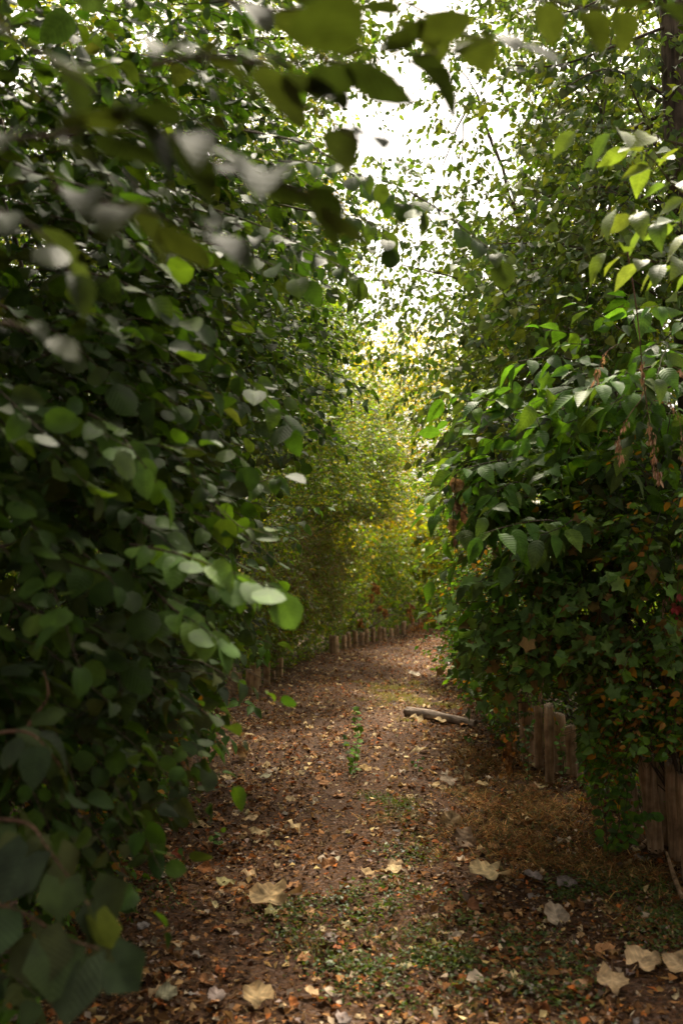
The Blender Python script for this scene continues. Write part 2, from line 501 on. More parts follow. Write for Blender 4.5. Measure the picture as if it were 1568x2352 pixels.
SPEC = {
    'hazel': Sp('round', 'mid', .060, 13, .46, .35, .35, .9, M_LEAF, 'hazel'),
    'poplar': Sp('heart', 'mid', .070, 9, .34, .2, .75, .5, M_LEAF, 'poplar'),
    'dogwood': Sp('dog', 'dog', .105, 9, .30, .2, .5, .8, M_VEIN, 'dogwood', True),
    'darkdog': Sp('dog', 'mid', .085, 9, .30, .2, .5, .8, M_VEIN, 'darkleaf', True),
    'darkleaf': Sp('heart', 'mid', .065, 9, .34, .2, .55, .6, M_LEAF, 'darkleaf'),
    'privet': Sp('mid', 'tiny', .052, 14, .34, .1, .1, .6, M_SMALL, 'privet', True),
    'willow': Sp('lance', 'thin', .075, 16, .40, .35, .55, .4, M_SMALL, 'willow'),
    'gold': Sp('mid', 'tiny', .090, 11, .45, .1, .4, .4, M_GOLD, 'gold'),
    'tree': Sp('mid', 'tiny', .082, 11, .42, .15, .5, .5, M_SMALL, 'privet'),
    'bramble': Sp('mid', 'tiny', .043, 12, .26, .3, .35, .7, M_SMALL, 'bramble', True),
    'brackish': Sp('mid', 'tiny', .038, 12, .26, .4, .5, .5, M_SMALL, 'brackish'),
    'maple': Sp('lobed', 'lobed', .052, 9, .26, .3, .45, .7, M_LEAF, 'maple', True),
    'lime': Sp('mid', 'tiny', .040, 12, .32, .15, .2, .7, M_GOLD, 'lime', True),
    'orange': Sp('mid', 'tiny', .030, 10, .20, .6, .9, .2, M_DRY, 'orange'),
    'biglobed': Sp('broad', 'broad', .12, 5, .40, .2, .5, .7, M_LEAF, 'hazel'),
}


def sprays(sp, O, D, L, r, n=None, jit=1.0):
    """leaves of N sprays; returns leaf arrays and the twig end points"""
    N = len(O)
    n = n or sp.n
    k = np.arange(n)
    t = (k + .6) / n
    if sp.opp:
        t = ((k // 2) + .8) / ((n + 1) // 2)
        t = np.minimum(t, 1)
    Z = np.array([0, 0, 1.0])
    S = nz(np.cross(D, Z) + 1e-4)
    pts = O[:, None, :] + D[:, None, :] * (L[:, None] * t)[:, :, None] - Z * (sp.droop * L[:, None] * t ** 2)[:, :, None]
    sg = np.where(k % 2 == 0, 1.0, -1.0)
    sd = np.where(k >= n - 1, .1, 1.0) * sg
    d = S[:, None, :] * (sd * .95)[None, :, None] + D[:, None, :] * .6 + r.standard_normal((N, n, 3)) * .34 * jit
    d[..., 2] -= sp.hang
    d = nz(d).reshape(-1, 3)
    nn = np.zeros((N, n, 3)) + Z * sp.up * .8 + D[:, None, :] * .35 + r.standard_normal((N, n, 3)) * .5 * jit
    nn = nn.reshape(-1, 3)
    nn = nz(nn - (nn * d).sum(1, keepdims=True) * d)
    size = sp.size * r.uniform(.5, 1.3, N * n) * np.tile(np.where(k < 2, .8, 1.0), N)
    pos = pts.reshape(-1, 3) + d * (size * .22)[:, None]
    mid = O + D * (L * .55)[:, None] - Z * (sp.droop * L * .3)[:, None]
    end = O + D * L[:, None] - Z * (sp.droop * L)[:, None]
    return pos, d, nn, size, (O, mid, end)


def tubes(paths, rads, sides=3):
    """paths (N,K,3), rads (N,K) -> V, F"""
    paths = np.asarray(paths, float); rads = np.asarray(rads, float)
    N, K = paths.shape[:2]
    T = np.gradient(paths, axis=1)
    T = nz(T)
    A = np.where(np.abs(T[..., 2:3]) > .9, np.array([1.0, 0, 0]), np.array([0, 0, 1.0]))
    X = nz(np.cross(T, A)); Y = np.cross(T, X)
    an = np.arange(sides) * 2 * math.pi / sides
    V = paths[:, :, None, :] + rads[:, :, None, None] * (X[:, :, None, :] * np.cos(an)[:, None] + Y[:, :, None, :] * np.sin(an)[:, None])
    idx = np.arange(N * K * sides).reshape(N, K, sides)
    a = idx[:, :-1]; b = idx[:, 1:]
    Fq = np.stack([a, np.roll(a, -1, 2), np.roll(b, -1, 2), b], -1).reshape(-1, 4)
    return V.reshape(-1, 3), Fq


QUEUE = []     # foliage waiting to be split into leaves one can tell apart and the rest


def queue(thing, parent, base, sp, pos, d, n, size, far, npart, name='leaf', stuffname='foliage', variants_=None):
    r = rng
    ci = r.integers(0, 6, len(pos))
    QUEUE.append(dict(thing=thing, parent=parent, base=np.array(base, float), sp=sp, pos=pos, d=d, n=n, size=size, far=far,
                      npart=npart, name=name, stuff=stuffname, ci=ci, vi=r.integers(0, 60, len(pos)), var=variants_))


def ellip(c, rad, N, r, shell=.5):
    u = nz(r.standard_normal((N, 3)))
    k = shell + (1 - shell) * r.random(N) ** .6
    # lumpy outline
    lump = 1 + .22 * np.sin(u[:, 0] * 5 + c[0] * 3) * np.sin(u[:, 2] * 6 + c[1]) + .12 * np.sin(u[:, 1] * 11 + u[:, 2] * 9)
    return c + u * np.array(rad) * (k * lump)[:, None], u


def plant(name, label, cat, base, masses, species, group=None, slot=True, npart=150, stems=3, stem_r=.03, lai=3.6, far=False,
          bark=None, seed=0, shell=.45, extra=(), trunk=None, twigs=True, lump=True):
    """a shrub or tree: stems from its base into every mass, twigs, and leaves"""
    r = np.random.default_rng(seed + 100)
    base = np.array(base, float)
    t = empty(name, base, label, cat, group)
    sp = SPEC[species]
    allp = []
    twig_paths = []
    stem_paths, stem_rads = [], []
    for mi, m in enumerate(masses):
        c, rad = np.array(m[0], float), m[1]
        dens = m[2] if len(m) > 2 else 1.0
        spm = SPEC[m[3]] if len(m) > 3 else sp
        shp = SHAPES[spm.shape][0][0]
        w = shp[:, 0].max() - shp[:, 0].min()
        la = spm.size ** 2 * w * .6
        area = math.pi * rad[2] * max(rad[0], rad[1] * .6)
        N = int(area * lai * dens / (la * spm.n)) + 3
        O, u = ellip(c, rad, N, r, shell)
        O[:, 2] = np.maximum(O[:, 2], .06)
        side = np.sign(c[0] - (np.interp(c[1], YS, LX) + np.interp(c[1], YS, RX)) / 2)
        D = nz(u * [1, 1, .5] + r.standard_normal((N, 3)) * (.38 if species == 'hazel' else .55) + np.array([-side * (.8 if species == 'hazel' else .35), -.25, -.12 if species == 'hazel' else .05]))
        L = spm.L * r.uniform(.6, 1.25, N)
        ok = keep(O + D * L[:, None] * .6, r) if slot else O[:, 2] > .05
        O, D, L = O[ok], D[ok], L[ok]
        if not len(O):
            continue
        pos, d, n, size, (a, b, e) = sprays(spm, O, D, L, r)
        okl = (pos[:, 2] > .02) & ~post_clear(pos)
        lx, rx = np.interp(pos[:, 1], YS, LX), np.interp(pos[:, 1], YS, RX)
        okl &= ~((pos[:, 2] < .4) & (pos[:, 0] > lx + .02) & (pos[:, 0] < rx - .02) & (pos[:, 1] < 25))
        allp.append((spm, pos[okl], d[okl], n[okl], size[okl]))
        if twigs:
            pp = np.stack([a, b, e], 1)
            twig_paths.append(pp)
        # limbs into the mass
        ns = stems if stems else 0
        for i in range(ns):
            src = base + r.standard_normal(3) * [.06, .06, 0]
            if trunk is not None:
                src = np.array(trunk[min(len(trunk) - 1, 1 + (mi + i) % max(1, len(trunk) - 1))], float)
            dst = c + nz(r.standard_normal(3)) * np.array(rad) * .6
            if dst[2] < .1:
                dst[2] = .2
            q = (src + dst) / 2 + np.array([0, 0, .18 * np.linalg.norm(dst - src)]) + r.standard_normal(3) * .08
            tt = np.linspace(0, 1, 7)[:, None]
            pth = src * (1 - tt) ** 2 + 2 * q * tt * (1 - tt) + dst * tt ** 2
            pth[1:-1] += r.standard_normal((5, 3)) * .03
            stem_paths.append(pth)
            rr = stem_r * r.uniform(.5, 1.0)
            stem_rads.append(np.linspace(rr, rr * .2, 7))
    if trunk is not None:
        tp = np.array(trunk, float)
        k = len(tp)
        tt = np.linspace(0, k - 1, 4 * k)
        pth = np.stack([np.interp(tt, np.arange(k), tp[:, j]) for j in range(3)], 1)
        pth[1:-1] += r.standard_normal((len(pth) - 2, 3)) * .012
        V, Fq = tubes(pth[None], (np.linspace(stem_r * 2.6, stem_r * 1.1, len(pth)) * (1 + .06 * r.standard_normal(len(pth))))[None], 10)
        link('trunk', np_mesh('trunk', V - base, Fq, mats=[bark or M_BARK]), t)
    for i, (sp_, sr_) in enumerate(zip(stem_paths, stem_rads)):
        V, Fq = tubes(sp_[None], sr_[None], 6)
        link('branch' if trunk is not None else 'stem', np_mesh('stem', V - base, Fq, mats=[bark or M_TWIG]), t)
    if twig_paths:
        pp = np.concatenate(twig_paths)
        rad = np.tile(np.array([.0028, .002, .001]) * (1.6 if far else 1), (len(pp), 1))
        V, Fq = tubes(pp, rad, 3)
        tw = link('twigs', np_mesh('twigs', V - base, Fq, mats=[bark or M_TWIG]), t)
        tag(tw, kind='stuff')
    np_ = npart
    for spm in {id(a[0]): a[0] for a in allp}.values():
        sel = [a for a in allp if a[0] is spm]
        pos, d, n, size = [np.concatenate([a[i] for a in sel]) for i in (1, 2, 3, 4)]
        queue(t, t, base, spm, pos, d, n, size, far, np_ // len({id(a[0]) for a in allp}))
    return t


def bez(pts, n=14):
    pts = np.array(pts, float)
    k = len(pts)
    tt = np.linspace(0, k - 1, n)
    # catmull-rom
    out = []
    for t in tt:
        i = min(int(t), k - 2); f = t - i
        p0, p1, p2, p3 = pts[max(i - 1, 0)], pts[i], pts[i + 1], pts[min(i + 2, k - 1)]
        out.append(.5 * ((2 * p1) + (-p0 + p2) * f + (2 * p0 - 5 * p1 + 4 * p2 - p3) * f * f + (-p0 + 3 * p1 - 3 * p2 + p3) * f ** 3))
    return np.array(out)


def bough(thing, base, pts, species, size, n, rad=.006, hang=None, up=None, name='bough', mat=None, both=True, spread=1.0,
          leafname='leaf', pal=None, shape=None, seed=0, t0=.05, jit=1.0, clump=0.0):
    """a branch of a thing, with every leaf a sub-part"""
    r = np.random.default_rng(seed + 900)
    sp0 = SPEC[species]
    sp = Sp(shape or sp0.shape, sp0.far, size, n, .3, 0, sp0.hang if hang is None else hang, sp0.up if up is None else up, sp0.mat, 'hazel', sp0.opp)
    sp.pal = PAL[pal] if pal else sp0.pal
    path = bez(pts, 16)
    base = np.array(base, float)
    V, Fq = tubes(path[None], np.linspace(rad, rad * .3, 16)[None], 5)
    bo = link(name, np_mesh(name, V - base, Fq, mats=[mat or M_TWIG]), thing)
    k = np.arange(n)
    t = t0 + (1 - t0) * ((k + 1) / n)
    if sp.opp:
        t = t0 + (1 - t0) * (((k // 2) + 1) / ((n + 1) // 2))
    if clump:
        cc = t0 + (1 - t0) * np.sort(r.random(max(4, n // 4)) ** .7)
        t = np.clip(cc[r.integers(0, len(cc), n)] + r.standard_normal(n) * .022, t0, 1)
    idx = np.clip(t * 15, 0, 14.999)
    i0 = idx.astype(int); f = (idx - i0)[:, None]
    pos = path[i0] * (1 - f) + path[i0 + 1] * f
    D = nz(path[i0 + 1] - path[i0])
    S = nz(np.cross(D, [0, 0, 1.0]) + 1e-4)
    sg = np.where(k % 2 == 0, 1, -1)
    sg = np.where(k == n - 1, .05, sg)
    d = S * (sg * spread)[:, None] + D * .6 + r.standard_normal((n, 3)) * .22 * jit
    d[:, 2] -= sp.hang
    d = nz(d)
    nn = np.array([0, 0, 1.0]) * sp.up + np.array([0, -.45, 0]) + r.standard_normal((n, 3)) * .28 * jit
    nn = nz(nn - (nn * d).sum(1, keepdims=True) * d)
    sz = size * r.uniform(.78, 1.18, n)
    if clump:
        sz = size * r.uniform(.45, 1.5, n)
        pos = pos + r.standard_normal((n, 3)) * size * clump
    pos = pos + d * (sz * .22)[:, None]
    queue(thing, bo, base, sp, pos, d, nn, sz, False, 9999, name=leafname)
    return bo


def build_meshes(sp, shape, q, sel, base):
    """one mesh of the selected leaves"""
    Vs, Ts, Cs, Us = [], [], [], []
    off = 0
    shp = SHAPES[shape]
    pal = np.array(sp.pal)
    for vi in range(len(shp)):
        s = sel[(q['vi'][sel] % len(shp)) == vi]
        if not len(s):
            continue
        v, t, u = shp[vi]
        d, n, size, pos = q['d'][s], q['n'][s], q['size'][s], q['pos'][s]
        x = np.cross(d, n)
        V = pos[:, None] + size[:, None, None] * (x[:, None] * v[None, :, :1] + d[:, None] * v[None, :, 1:2] + n[:, None] * v[None, :, 2:3])
        N, k = V.shape[:2]
        col = pal[q['ci'][s]] * rng.uniform(.75, 1.25, (N, 1)) * rng.uniform(.92, 1.08, (N, 3))
        Vs.append((V - base).reshape(-1, 3)); Cs.append(np.repeat(col, k, 0)); Us.append(np.tile(u, (N, 1)))
        Ts.append((t[None] + (np.arange(N) * k)[:, None, None]).reshape(-1, 3) + off)
        off += N * k
    return np_mesh('foliage', np.concatenate(Vs), np.concatenate(Ts), np.concatenate(Cs), np.concatenate(Us), [sp.mat])


_unit = {}


def unit_leaf(sp, shape, vi, ci):
    key = (id(sp.mat), tuple(sp.pal[ci]), shape, vi)
    if key not in _unit:
        v, t, u = SHAPES[shape][vi]
        _unit[key] = np_mesh('leaf', v, t, np.tile(np.array(sp.pal[ci]), (len(v), 1)), u, [sp.mat])
    return _unit[key]


def flush():
    """the leaves that show largest become objects of their own, the rest of a plant's leaves one part"""
    GX, GY = 140, 210
    zb = np.full((GY, GX), 1e9)
    for q in QUEUE:
        v = q['pos'] - CAM
        cs, sn = math.cos(PITCH), math.sin(PITCH)
        dep = v[:, 1] * cs + v[:, 2] * sn
        yy = -v[:, 1] * sn + v[:, 2] * cs
        dep_ = np.maximum(dep, .05)
        px, py = 784 + F * v[:, 0] / dep_, 1176 - F * yy / dep_
        gx, gy = (px / 1568 * GX).astype(int), (py / 2352 * GY).astype(int)
        ins = (dep > .15) & (gx >= 0) & (gx < GX) & (gy >= 0) & (gy < GY)
        q.update(dep=dep, gx=gx, gy=gy, ins=ins)
        np.minimum.at(zb, (gy[ins], gx[ins]), dep[ins])
    nobj = 0
    by_thing = {}
    for q in QUEUE:
        idx = np.arange(len(q['pos']))
        if q['npart'] >= 9000:
            pick = idx
        else:
            vis = idx[q['ins']]
            fr = zb[q['gy'][vis], q['gx'][vis]]
            vis = vis[q['dep'][vis] < fr + .10]
            pxs = q['size'][vis] * F / q['dep'][vis]
            vis = vis[pxs > 9]
            pxs = q['size'][vis] * F / q['dep'][vis]
            pick = vis[np.argsort(-pxs)][:q['npart']]
        sp = q['sp']
        for i in pick:
            vi = q['vi'][i] % len(SHAPES[sp.shape])
            me = unit_leaf(sp, sp.shape, vi, q['ci'][i])
            o = bpy.data.objects.new(q['name'], me)
            d, n = q['d'][i], q['n'][i]
            x = np.cross(d, n); s = q['size'][i]; p = q['pos'][i] - q['base']
            o.parent = q['parent']
            o.matrix_basis = Matrix(((x[0] * s, d[0] * s, n[0] * s, p[0]), (x[1] * s, d[1] * s, n[1] * s, p[1]),
                                     (x[2] * s, d[2] * s, n[2] * s, p[2]), (0, 0, 0, 1)))
            C.objects.link(o)
        nobj += len(pick)
        rest = np.setdiff1d(idx, pick)
        if len(rest):
            near = rest[(q['dep'][rest] < 6.5)] if not q['far'] else rest[:0]
            farr = np.setdiff1d(rest, near)
            tri = 0
            o = None
            for s, shp in ((near, sp.shape), (farr, sp.far)):
                if len(s):
                    o = link(q['stuff'], build_meshes(sp, shp, q, s, q['base']), q['parent'])
                    tag(o, kind='stuff')
    print('leaf objects', nobj, 'meshes', len(_unit), 'tris', sum(len(o.data.polygons) for o in C.objects if o.type == 'MESH' and o.data.users == 1))


# ---------------------------------------------------------------- ground and path
def hgt(x, y):
    return .012 * np.sin(x * 3.1 + y * 1.3) + .010 * np.sin(y * 4.7 - x * 2.2) + .007 * np.sin(x * 9 + y * 7) + .006 * np.sin(y * 13 - x * 11)


def zpath(x, y):
    return .022 + hgt(np.asarray(x, float), np.asarray(y, float)) * .8


gv = np.array([(-400, -400, -.02), (400, -400, -.02), (400, 400, -.02), (-400, 400, -.02)])
go = link('ground', np_mesh('ground', gv, np.array([(0, 1, 2, 3)]), mats=[M_SOIL]))
tag(go, 'dark soil ground under the hedges', kind='structure')
ny, nx = 420, 90
yy = np.linspace(-6, 34, ny)
V = []
for y in yy:
    l, r_ = np.interp(y, YS + [40], LX + [9]), np.interp(y, YS + [40], RX + [12])
    xs = np.linspace(l - .55, r_ + .55, nx)
    edge = np.minimum(np.arange(nx), nx - 1 - np.arange(nx))
    z = zpath(xs, y) + rng.normal(0, .004, nx)
    z = np.where(edge < 2, -.03, z)
    V.append(np.stack([xs, np.full(nx, y), z], 1))
V = np.concatenate(V)
ii = np.arange((ny - 1) * (nx - 1)); a = (ii // (nx - 1)) * nx + ii % (nx - 1)
po = link('path', np_mesh('path', V, np.stack([a, a + 1, a + nx + 1, a + nx], 1), mats=[M_PATH]))
tag(po, 'winding woodland path covered in brown leaf litter', kind='structure')

# leaf litter: flakes, chips and needles, too many to count
LIT = np.array([(0.108, 0.048, 0.015), (0.165, 0.075, 0.023), (0.069, 0.032, 0.012), (0.239, 0.107, 0.032), (0.296, 0.150, 0.052), (0.250, 0.182, 0.130), (0.148, 0.102, 0.069),
                (0.410, 0.257, 0.112), (0.034, 0.015, 0.006), (0.364, 0.278, 0.207), (0.341, 0.107, 0.022), (0.568, 0.417, 0.207)])
LW = np.array([17, 13, 15, 8, 7, 6, 6, 4, 17, 3, 5, 2.5], float); LW /= LW.sum()


def scatter(N, ymin, ymax, r, power=1.0, pad=.35):
    y = ymin + (ymax - ymin) * r.random(N) ** power
    l, rr = np.interp(y, YS, LX) - pad, np.interp(y, YS, RX) + pad
    return l + (rr - l) * r.random(N), y


def flat_leaves(name, label, N, ymin, ymax, smin, smax, shape, r, cols, w, power=1.6, tilt=.35, lift=.0, pad=.35, mat=None, asp=None):
    x, y = scatter(N, ymin, ymax, r, power, pad)
    mask = .62 + .38 * np.sin(x * 5.1 + 2 * np.sin(y * 1.7)) * np.sin(y * 2.3 + 1.5 * np.sin(x * 3.1))
    mask *= 1 - .45 * np.exp(-((x - (-.15 + .05 * y)) / .3) ** 2) * (smax >= .05)
    ok = r.random(N) < mask + .12
    x, y = x[ok], y[ok]
    N = len(x)
    s = smin * (smax / smin) ** (r.random(N) ** 1.6)
    n = nz(np.stack([r.standard_normal(N) * tilt, r.standard_normal(N) * tilt, np.ones(N)], 1))
    a = r.random(N) * 6.283
    d = np.stack([np.cos(a), np.sin(a), np.zeros(N)], 1)
    d = nz(d - (d * n).sum(1, keepdims=True) * n)
    q = dict(d=d, n=n, size=s, pos=np.stack([x, y, zpath(x, y) + .004 + lift * r.random(N)], 1), ci=r.choice(len(cols), N, p=w), vi=r.integers(0, 60, N))
    sp = Sp(shape, shape, 1, 1, 1, 0, 0, 0, mat or M_LITTER, 'hazel')
    sp.pal = [tuple(c) for c in cols]
    o = link(name, build_meshes(sp, shape, q, np.arange(N), np.zeros(3)))
    tag(o, label, kind='stuff')
    return o


r1 = np.random.default_rng(5)
SHAPES['chip'] = variants(rhomb, [(.5, .5, .1), (.8, .9, -.2), (.35, -.5, .3), (.7, -.7, .15)])
SHAPES['needle'] = [(np.array([(-.018, 0, 0), (.018, 0, 0), (.012, .5, .10), (-.012, .5, .10), (0, 1, .0)]), np.array([(0, 1, 2), (0, 2, 3), (3, 2, 4)]), np.zeros((5, 2))),
                    (np.array([(-.018, 0, 0), (.018, 0, 0), (.05, .5, .02), (.02, .5, .02), (0, 1, .12)]), np.array([(0, 1, 2), (0, 2, 3), (3, 2, 4)]), np.zeros((5, 2)))]
flat_leaves('leaf_litter', 'fine brown leaf litter and wood chips strewn over the whole path', 95000, 2.8, 26, .012, .05, 'chip', r1, LIT, LW, 1.9, .42, .02)
flat_leaves('needle_litter', 'thin dry stalks and needles mixed into the litter', 26000, 2.8, 12, .03, .09, 'needle', r1,
            np.array([(.16, .08, .03), (.22, .12, .05), (.10, .06, .03), (.3, .2, .1)]), np.array([.4, .3, .2, .1]), 1.7, .2, .014)
flat_leaves('dry_leaf_litter', 'small curled dead leaves lying thick on the path', 15000, 2.8, 25, .024, .07, 'dry', r1,
            np.array([(.22, .11, .045), (.33, .20, .10), (.14, .065, .028), (.30, .10, .03), (.25, .20, .18), (.50, .38, .22)]),
            np.array([.24, .18, .19, .15, .09, .15]), 1.2, .4, .012, mat=M_DRY)


# ---------------------------------------------------------------- countable fallen leaves
def fallen(label, px, py, wpx, colour, shape='drybig', vi=0, yaw=0.0, tilt=(0, 0), group=None, lift=.0, name='fallen_leaf', stretch=1.0):
    g = G(px, py, .03)
    s = wpx / F * g[1]
    v, t, u = SHAPES[shape][vi % len(SHAPES[shape])]
    v = v.copy()
    v[:, 2] *= stretch
    key = ('fl', shape, vi, colour, stretch)
    if key not in _unit:
        rr_ = np.random.default_rng(vi + 50)
        rim = np.hypot(v[:, 0], v[:, 1] - .45)
        f = 1 - np.clip(rim * 2 - .55, 0, 1) * rr_.uniform(.0, .75, len(v)) - .18 * rr_.random(len(v))
        colv = np.array(colour)[None] * f[:, None] ** np.array([1.0, 1.25, 1.5])
        if shape == 'drybig':
            v[:, 2] += (rim * 2) ** 3 * rr_.uniform(-.03, .11, len(v))
        _unit[key] = np_mesh('fallen_leaf', v - np.array([0, .45, 0]), t, colv, u, [M_DRY])
    o = bpy.data.objects.new(name, _unit[key])
    o.location = (g[0], g[1], zpath(g[0], g[1]) + .03 * s / .1 + .006 + lift)
    o.rotation_mode = 'ZXY'
    o.rotation_euler = (max(tilt[0], .32 if shape == 'drybig' else .2), tilt[1], yaw)
    o.scale = (s, s, s)
    C.objects.link(o)
    return tag(o, label, 'leaf', group)


CREAM, TAN, BUFF, GREYT, OCHRE, OLIVE, RUSTC, PALEG = (.52, .40, .22), (.42, .30, .17), (.46, .33, .17), (.33, .26, .19), (.48, .33, .10), (.28, .25, .11), (.30, .11, .05), (.27, .26, .17)
for a in [
    ('broad tan lobed leaf lying nearest the frame corner beside a folded one', 1405, 2288, 78, TAN, 'drybig', 2, 2.9, (.1, .0)),
    ('large pale tan leaf with crinkled edge above the heart shaped one', 1472, 2232, 88, TAN, 'drybig', 0, -.6, (.1, .1)),
    ('tan leaf cut off by the edge of the view near the two large leaves', 1556, 2246, 80, TAN, 'drybig', 1, 1.3, (.0, .1)),
    ('wide buff leaf with ragged edge lying alone on the dark litter', 618, 2084, 100, BUFF, 'drybig', 3, 1.5, (.05, -.05)),
    ('small olive tan leaf tucked under the wide buff leaf', 622, 2112, 46, OLIVE, 'dry', 1, 2.6, (.3, .2)),
    ('pale cream curled leaf lying flat right of the weedy middle', 1112, 2034, 78, CREAM, 'drybig', 3, 1.2, (.1, .05)),
    ('cracked yellow tan leaf with deep lobes at the bottom edge', 594, 2300, 78, BUFF, 'drybig', 2, .4, (.0, .1)),
    ('upright folded cream leaf pair standing in the brown litter', 588, 1922, 42, CREAM, 'dry', 2, 1.0, (.7, .3)),
    ('narrow folded cream leaf leaning on its standing neighbour', 612, 1922, 36, CREAM, 'dry', 2, -.3, (.9, .1)),
    ('small bright cream leaf folded like a tent on the brown litter', 674, 1912, 40, CREAM, 'dry', 1, 1.5, (.2, .5)),
    ('tall curled grey tan leaf standing up at the grassy strip', 1036, 1902, 50, TAN, 'drybig', 1, .6, (.9, .0)),
    ('crumpled brown grey leaf just below the tall curled one', 1066, 1940, 62, (.30, .21, .14), 'drybig', 3, 2.1, (.6, .4)),
    ('bright yellow leaf on the dry grass', 1266, 1966, 24, (.62, .40, .08), 'dry', 0, 2.0, (.1, .1)),
    ('olive tan leaf boat shaped on the grey litter', 518, 2026, 48, OLIVE, 'dry', 0, -1.0, (.3, .1)),
    ('tan leaf beside the boat shaped olive one', 572, 2006, 40, TAN, 'dry', 1, 1.7, (.2, .2)),
    ('small upright tan leaf near the path middle', 636, 1984, 28, TAN, 'dry', 2, .2, (.8, .1)),
    ('twisted grey brown leaf at the edge of the orange grass', 1276, 2120, 60, GREYT, 'drybig', 1, .3, (.7, .2)),
    ('pale grey leaf lying in the shade near the lower hedge', 384, 2298, 54, PALEG, 'drybig', 2, -.8, (.1, .0)),
    ('tan three cornered leaf near the bottom middle', 714, 2276, 42, TAN, 'dry', 3, 1.4, (.2, .3)),
    ('grey lilac frayed leaf flat among the chips at the bottom', 498, 2296, 46, (.25, .20, .18), 'drybig', 1, .2, (.0, .1)),
    ('grey lilac leaf scrap flat beside the wide tan leaf', 760, 2164, 36, (.26, .21, .19), 'drybig', 2, 1.2, (.0, .1)),
    ('lilac grey scrap of leaf beside the cream curled leaf', 1300, 2040, 50, (.26, .21, .19), 'drybig', 0, 1.9, (.1, .0)),
    ('long lilac grey leaf scrap above the green weeds', 1222, 2036, 50, (.28, .23, .22), 'dry', 3, 1.6, (.0, .1)),
    ('greenish cream leaf of the cluster among the weeds', 902, 2006, 50, CREAM, 'dry', 0, 1.3, (.1, .1)),
    ('tan leaf topmost in the cluster among the weeds', 908, 1994, 40, TAN, 'dry', 1, -1.4, (.1, .2)),
    ('yellowish leaf leftmost in the cluster among the weeds', 842, 2010, 36, BUFF, 'dry', 3, .8, (.2, .1)),
    ('pale leaf standing on edge beside the weed cluster', 946, 2004, 30, CREAM, 'dry', 2, .5, (.7, .2)),
    ('yellow green curled leaf in the low green weeds', 1000, 2170, 30, (.42, .36, .12), 'dry', 1, .9, (.3, .2)),
    ('small tan oval leaf beside the low green weeds', 1052, 2204, 26, TAN, 'dry', 0, 2.4, (.2, .0)),
    ('upright cream leaf pair by the foot of the dry grass', 1072, 1788, 28, CREAM, 'dry', 1, .3, (.8, .2)),
    ('flat cream crinkled leaf by the foot of the dry grass', 1106, 1806, 34, CREAM, 'dry', 3, 1.6, (.1, .1)),
    ('grey tan torn leaves piled before the log', 1030, 1798, 44, GREYT, 'drybig', 3, 1.0, (.3, .1)),
    ('rusty round leaf at the foot of the posts', 1224, 1812, 28, (.36, .2, .1), 'dry', 0, .4, (.6, .2)),
    ('long cream rolled leaf just beyond the tiny sapling', 968, 1724, 42, CREAM, 'dry', 2, 1.5, (.1, .3)),
    ('upright buff leaf between the log and the rolled leaf', 976, 1702, 22, BUFF, 'dry', 2, .1, (1.0, .1)),
    ('pale leaf lying in front of the log', 960, 1668, 44, CREAM, 'dry', 1, 1.9, (.1, .3)),
    ('cream leaf touching the pale end of the log', 1010, 1662, 34, CREAM, 'dry', 3, 1.3, (.2, .1)),
    ('orange leaf resting near the darker end of the log', 1066, 1668, 26, (.45, .22, .08), 'dry', 0, 1.6, (.2, .1)),
    ('bright white leaf alone on the far stretch of the path', 950, 1562, 36, (.62, .55, .45), 'dry', 3, 1.5, (.1, .1)),
    ('white leaf where the path narrows to its bend', 1020, 1476, 18, (.6, .52, .4), 'dry', 1, 1.4, (.1, .1)),
    ('brown round leaf at the foot of the sapling', 838, 1778, 34, (.44, .3, .13), 'dry', 3, 1.2, (.3, .2)),
    ('grey green leaf lying beyond the dark shaded hedge foot', 610, 1796, 34, PALEG, 'dry', 0, 1.4, (.2, .1)),
    ('brown curled leaf at the foot of the shaded post', 470, 1796, 34, (.3, .17, .08), 'dry', 1, 1.3, (.2, .1)),
    ('cream leaf next to the brown curled one by the shaded post', 520, 1798, 30, CREAM, 'dry', 3, 1.7, (.2, .1)),
    ('cream leaf where the brown bare strip begins', 666, 1842, 28, CREAM, 'dry', 3, 1.8, (.3, .1)),
    ('tan leaf pressed flat among twigs on the grey litter', 576, 1884, 40, TAN, 'dry', 0, 1.5, (.1, .1)),
    ('deep orange brown leaf on the grey litter', 470, 2002, 38, (.25, .10, .03), 'drybig', 1, 2.0, (.1, .1)),
    ('dark red leaf half buried in the shaded litter', 408, 1970, 34, (.20, .045, .02), 'drybig', 0, 1.0, (.2, .1)),
    ('brick coloured rounded leaf of the pair on bare soil', 774, 2178, 26, RUSTC, 'dry', 0, .2, (.1, .1)),
    ('smaller brick coloured leaf of the pair on bare soil', 808, 2172, 20, RUSTC, 'dry', 3, .9, (.1, .1)),
]:
    fallen(*a[:8], tilt=a[8])

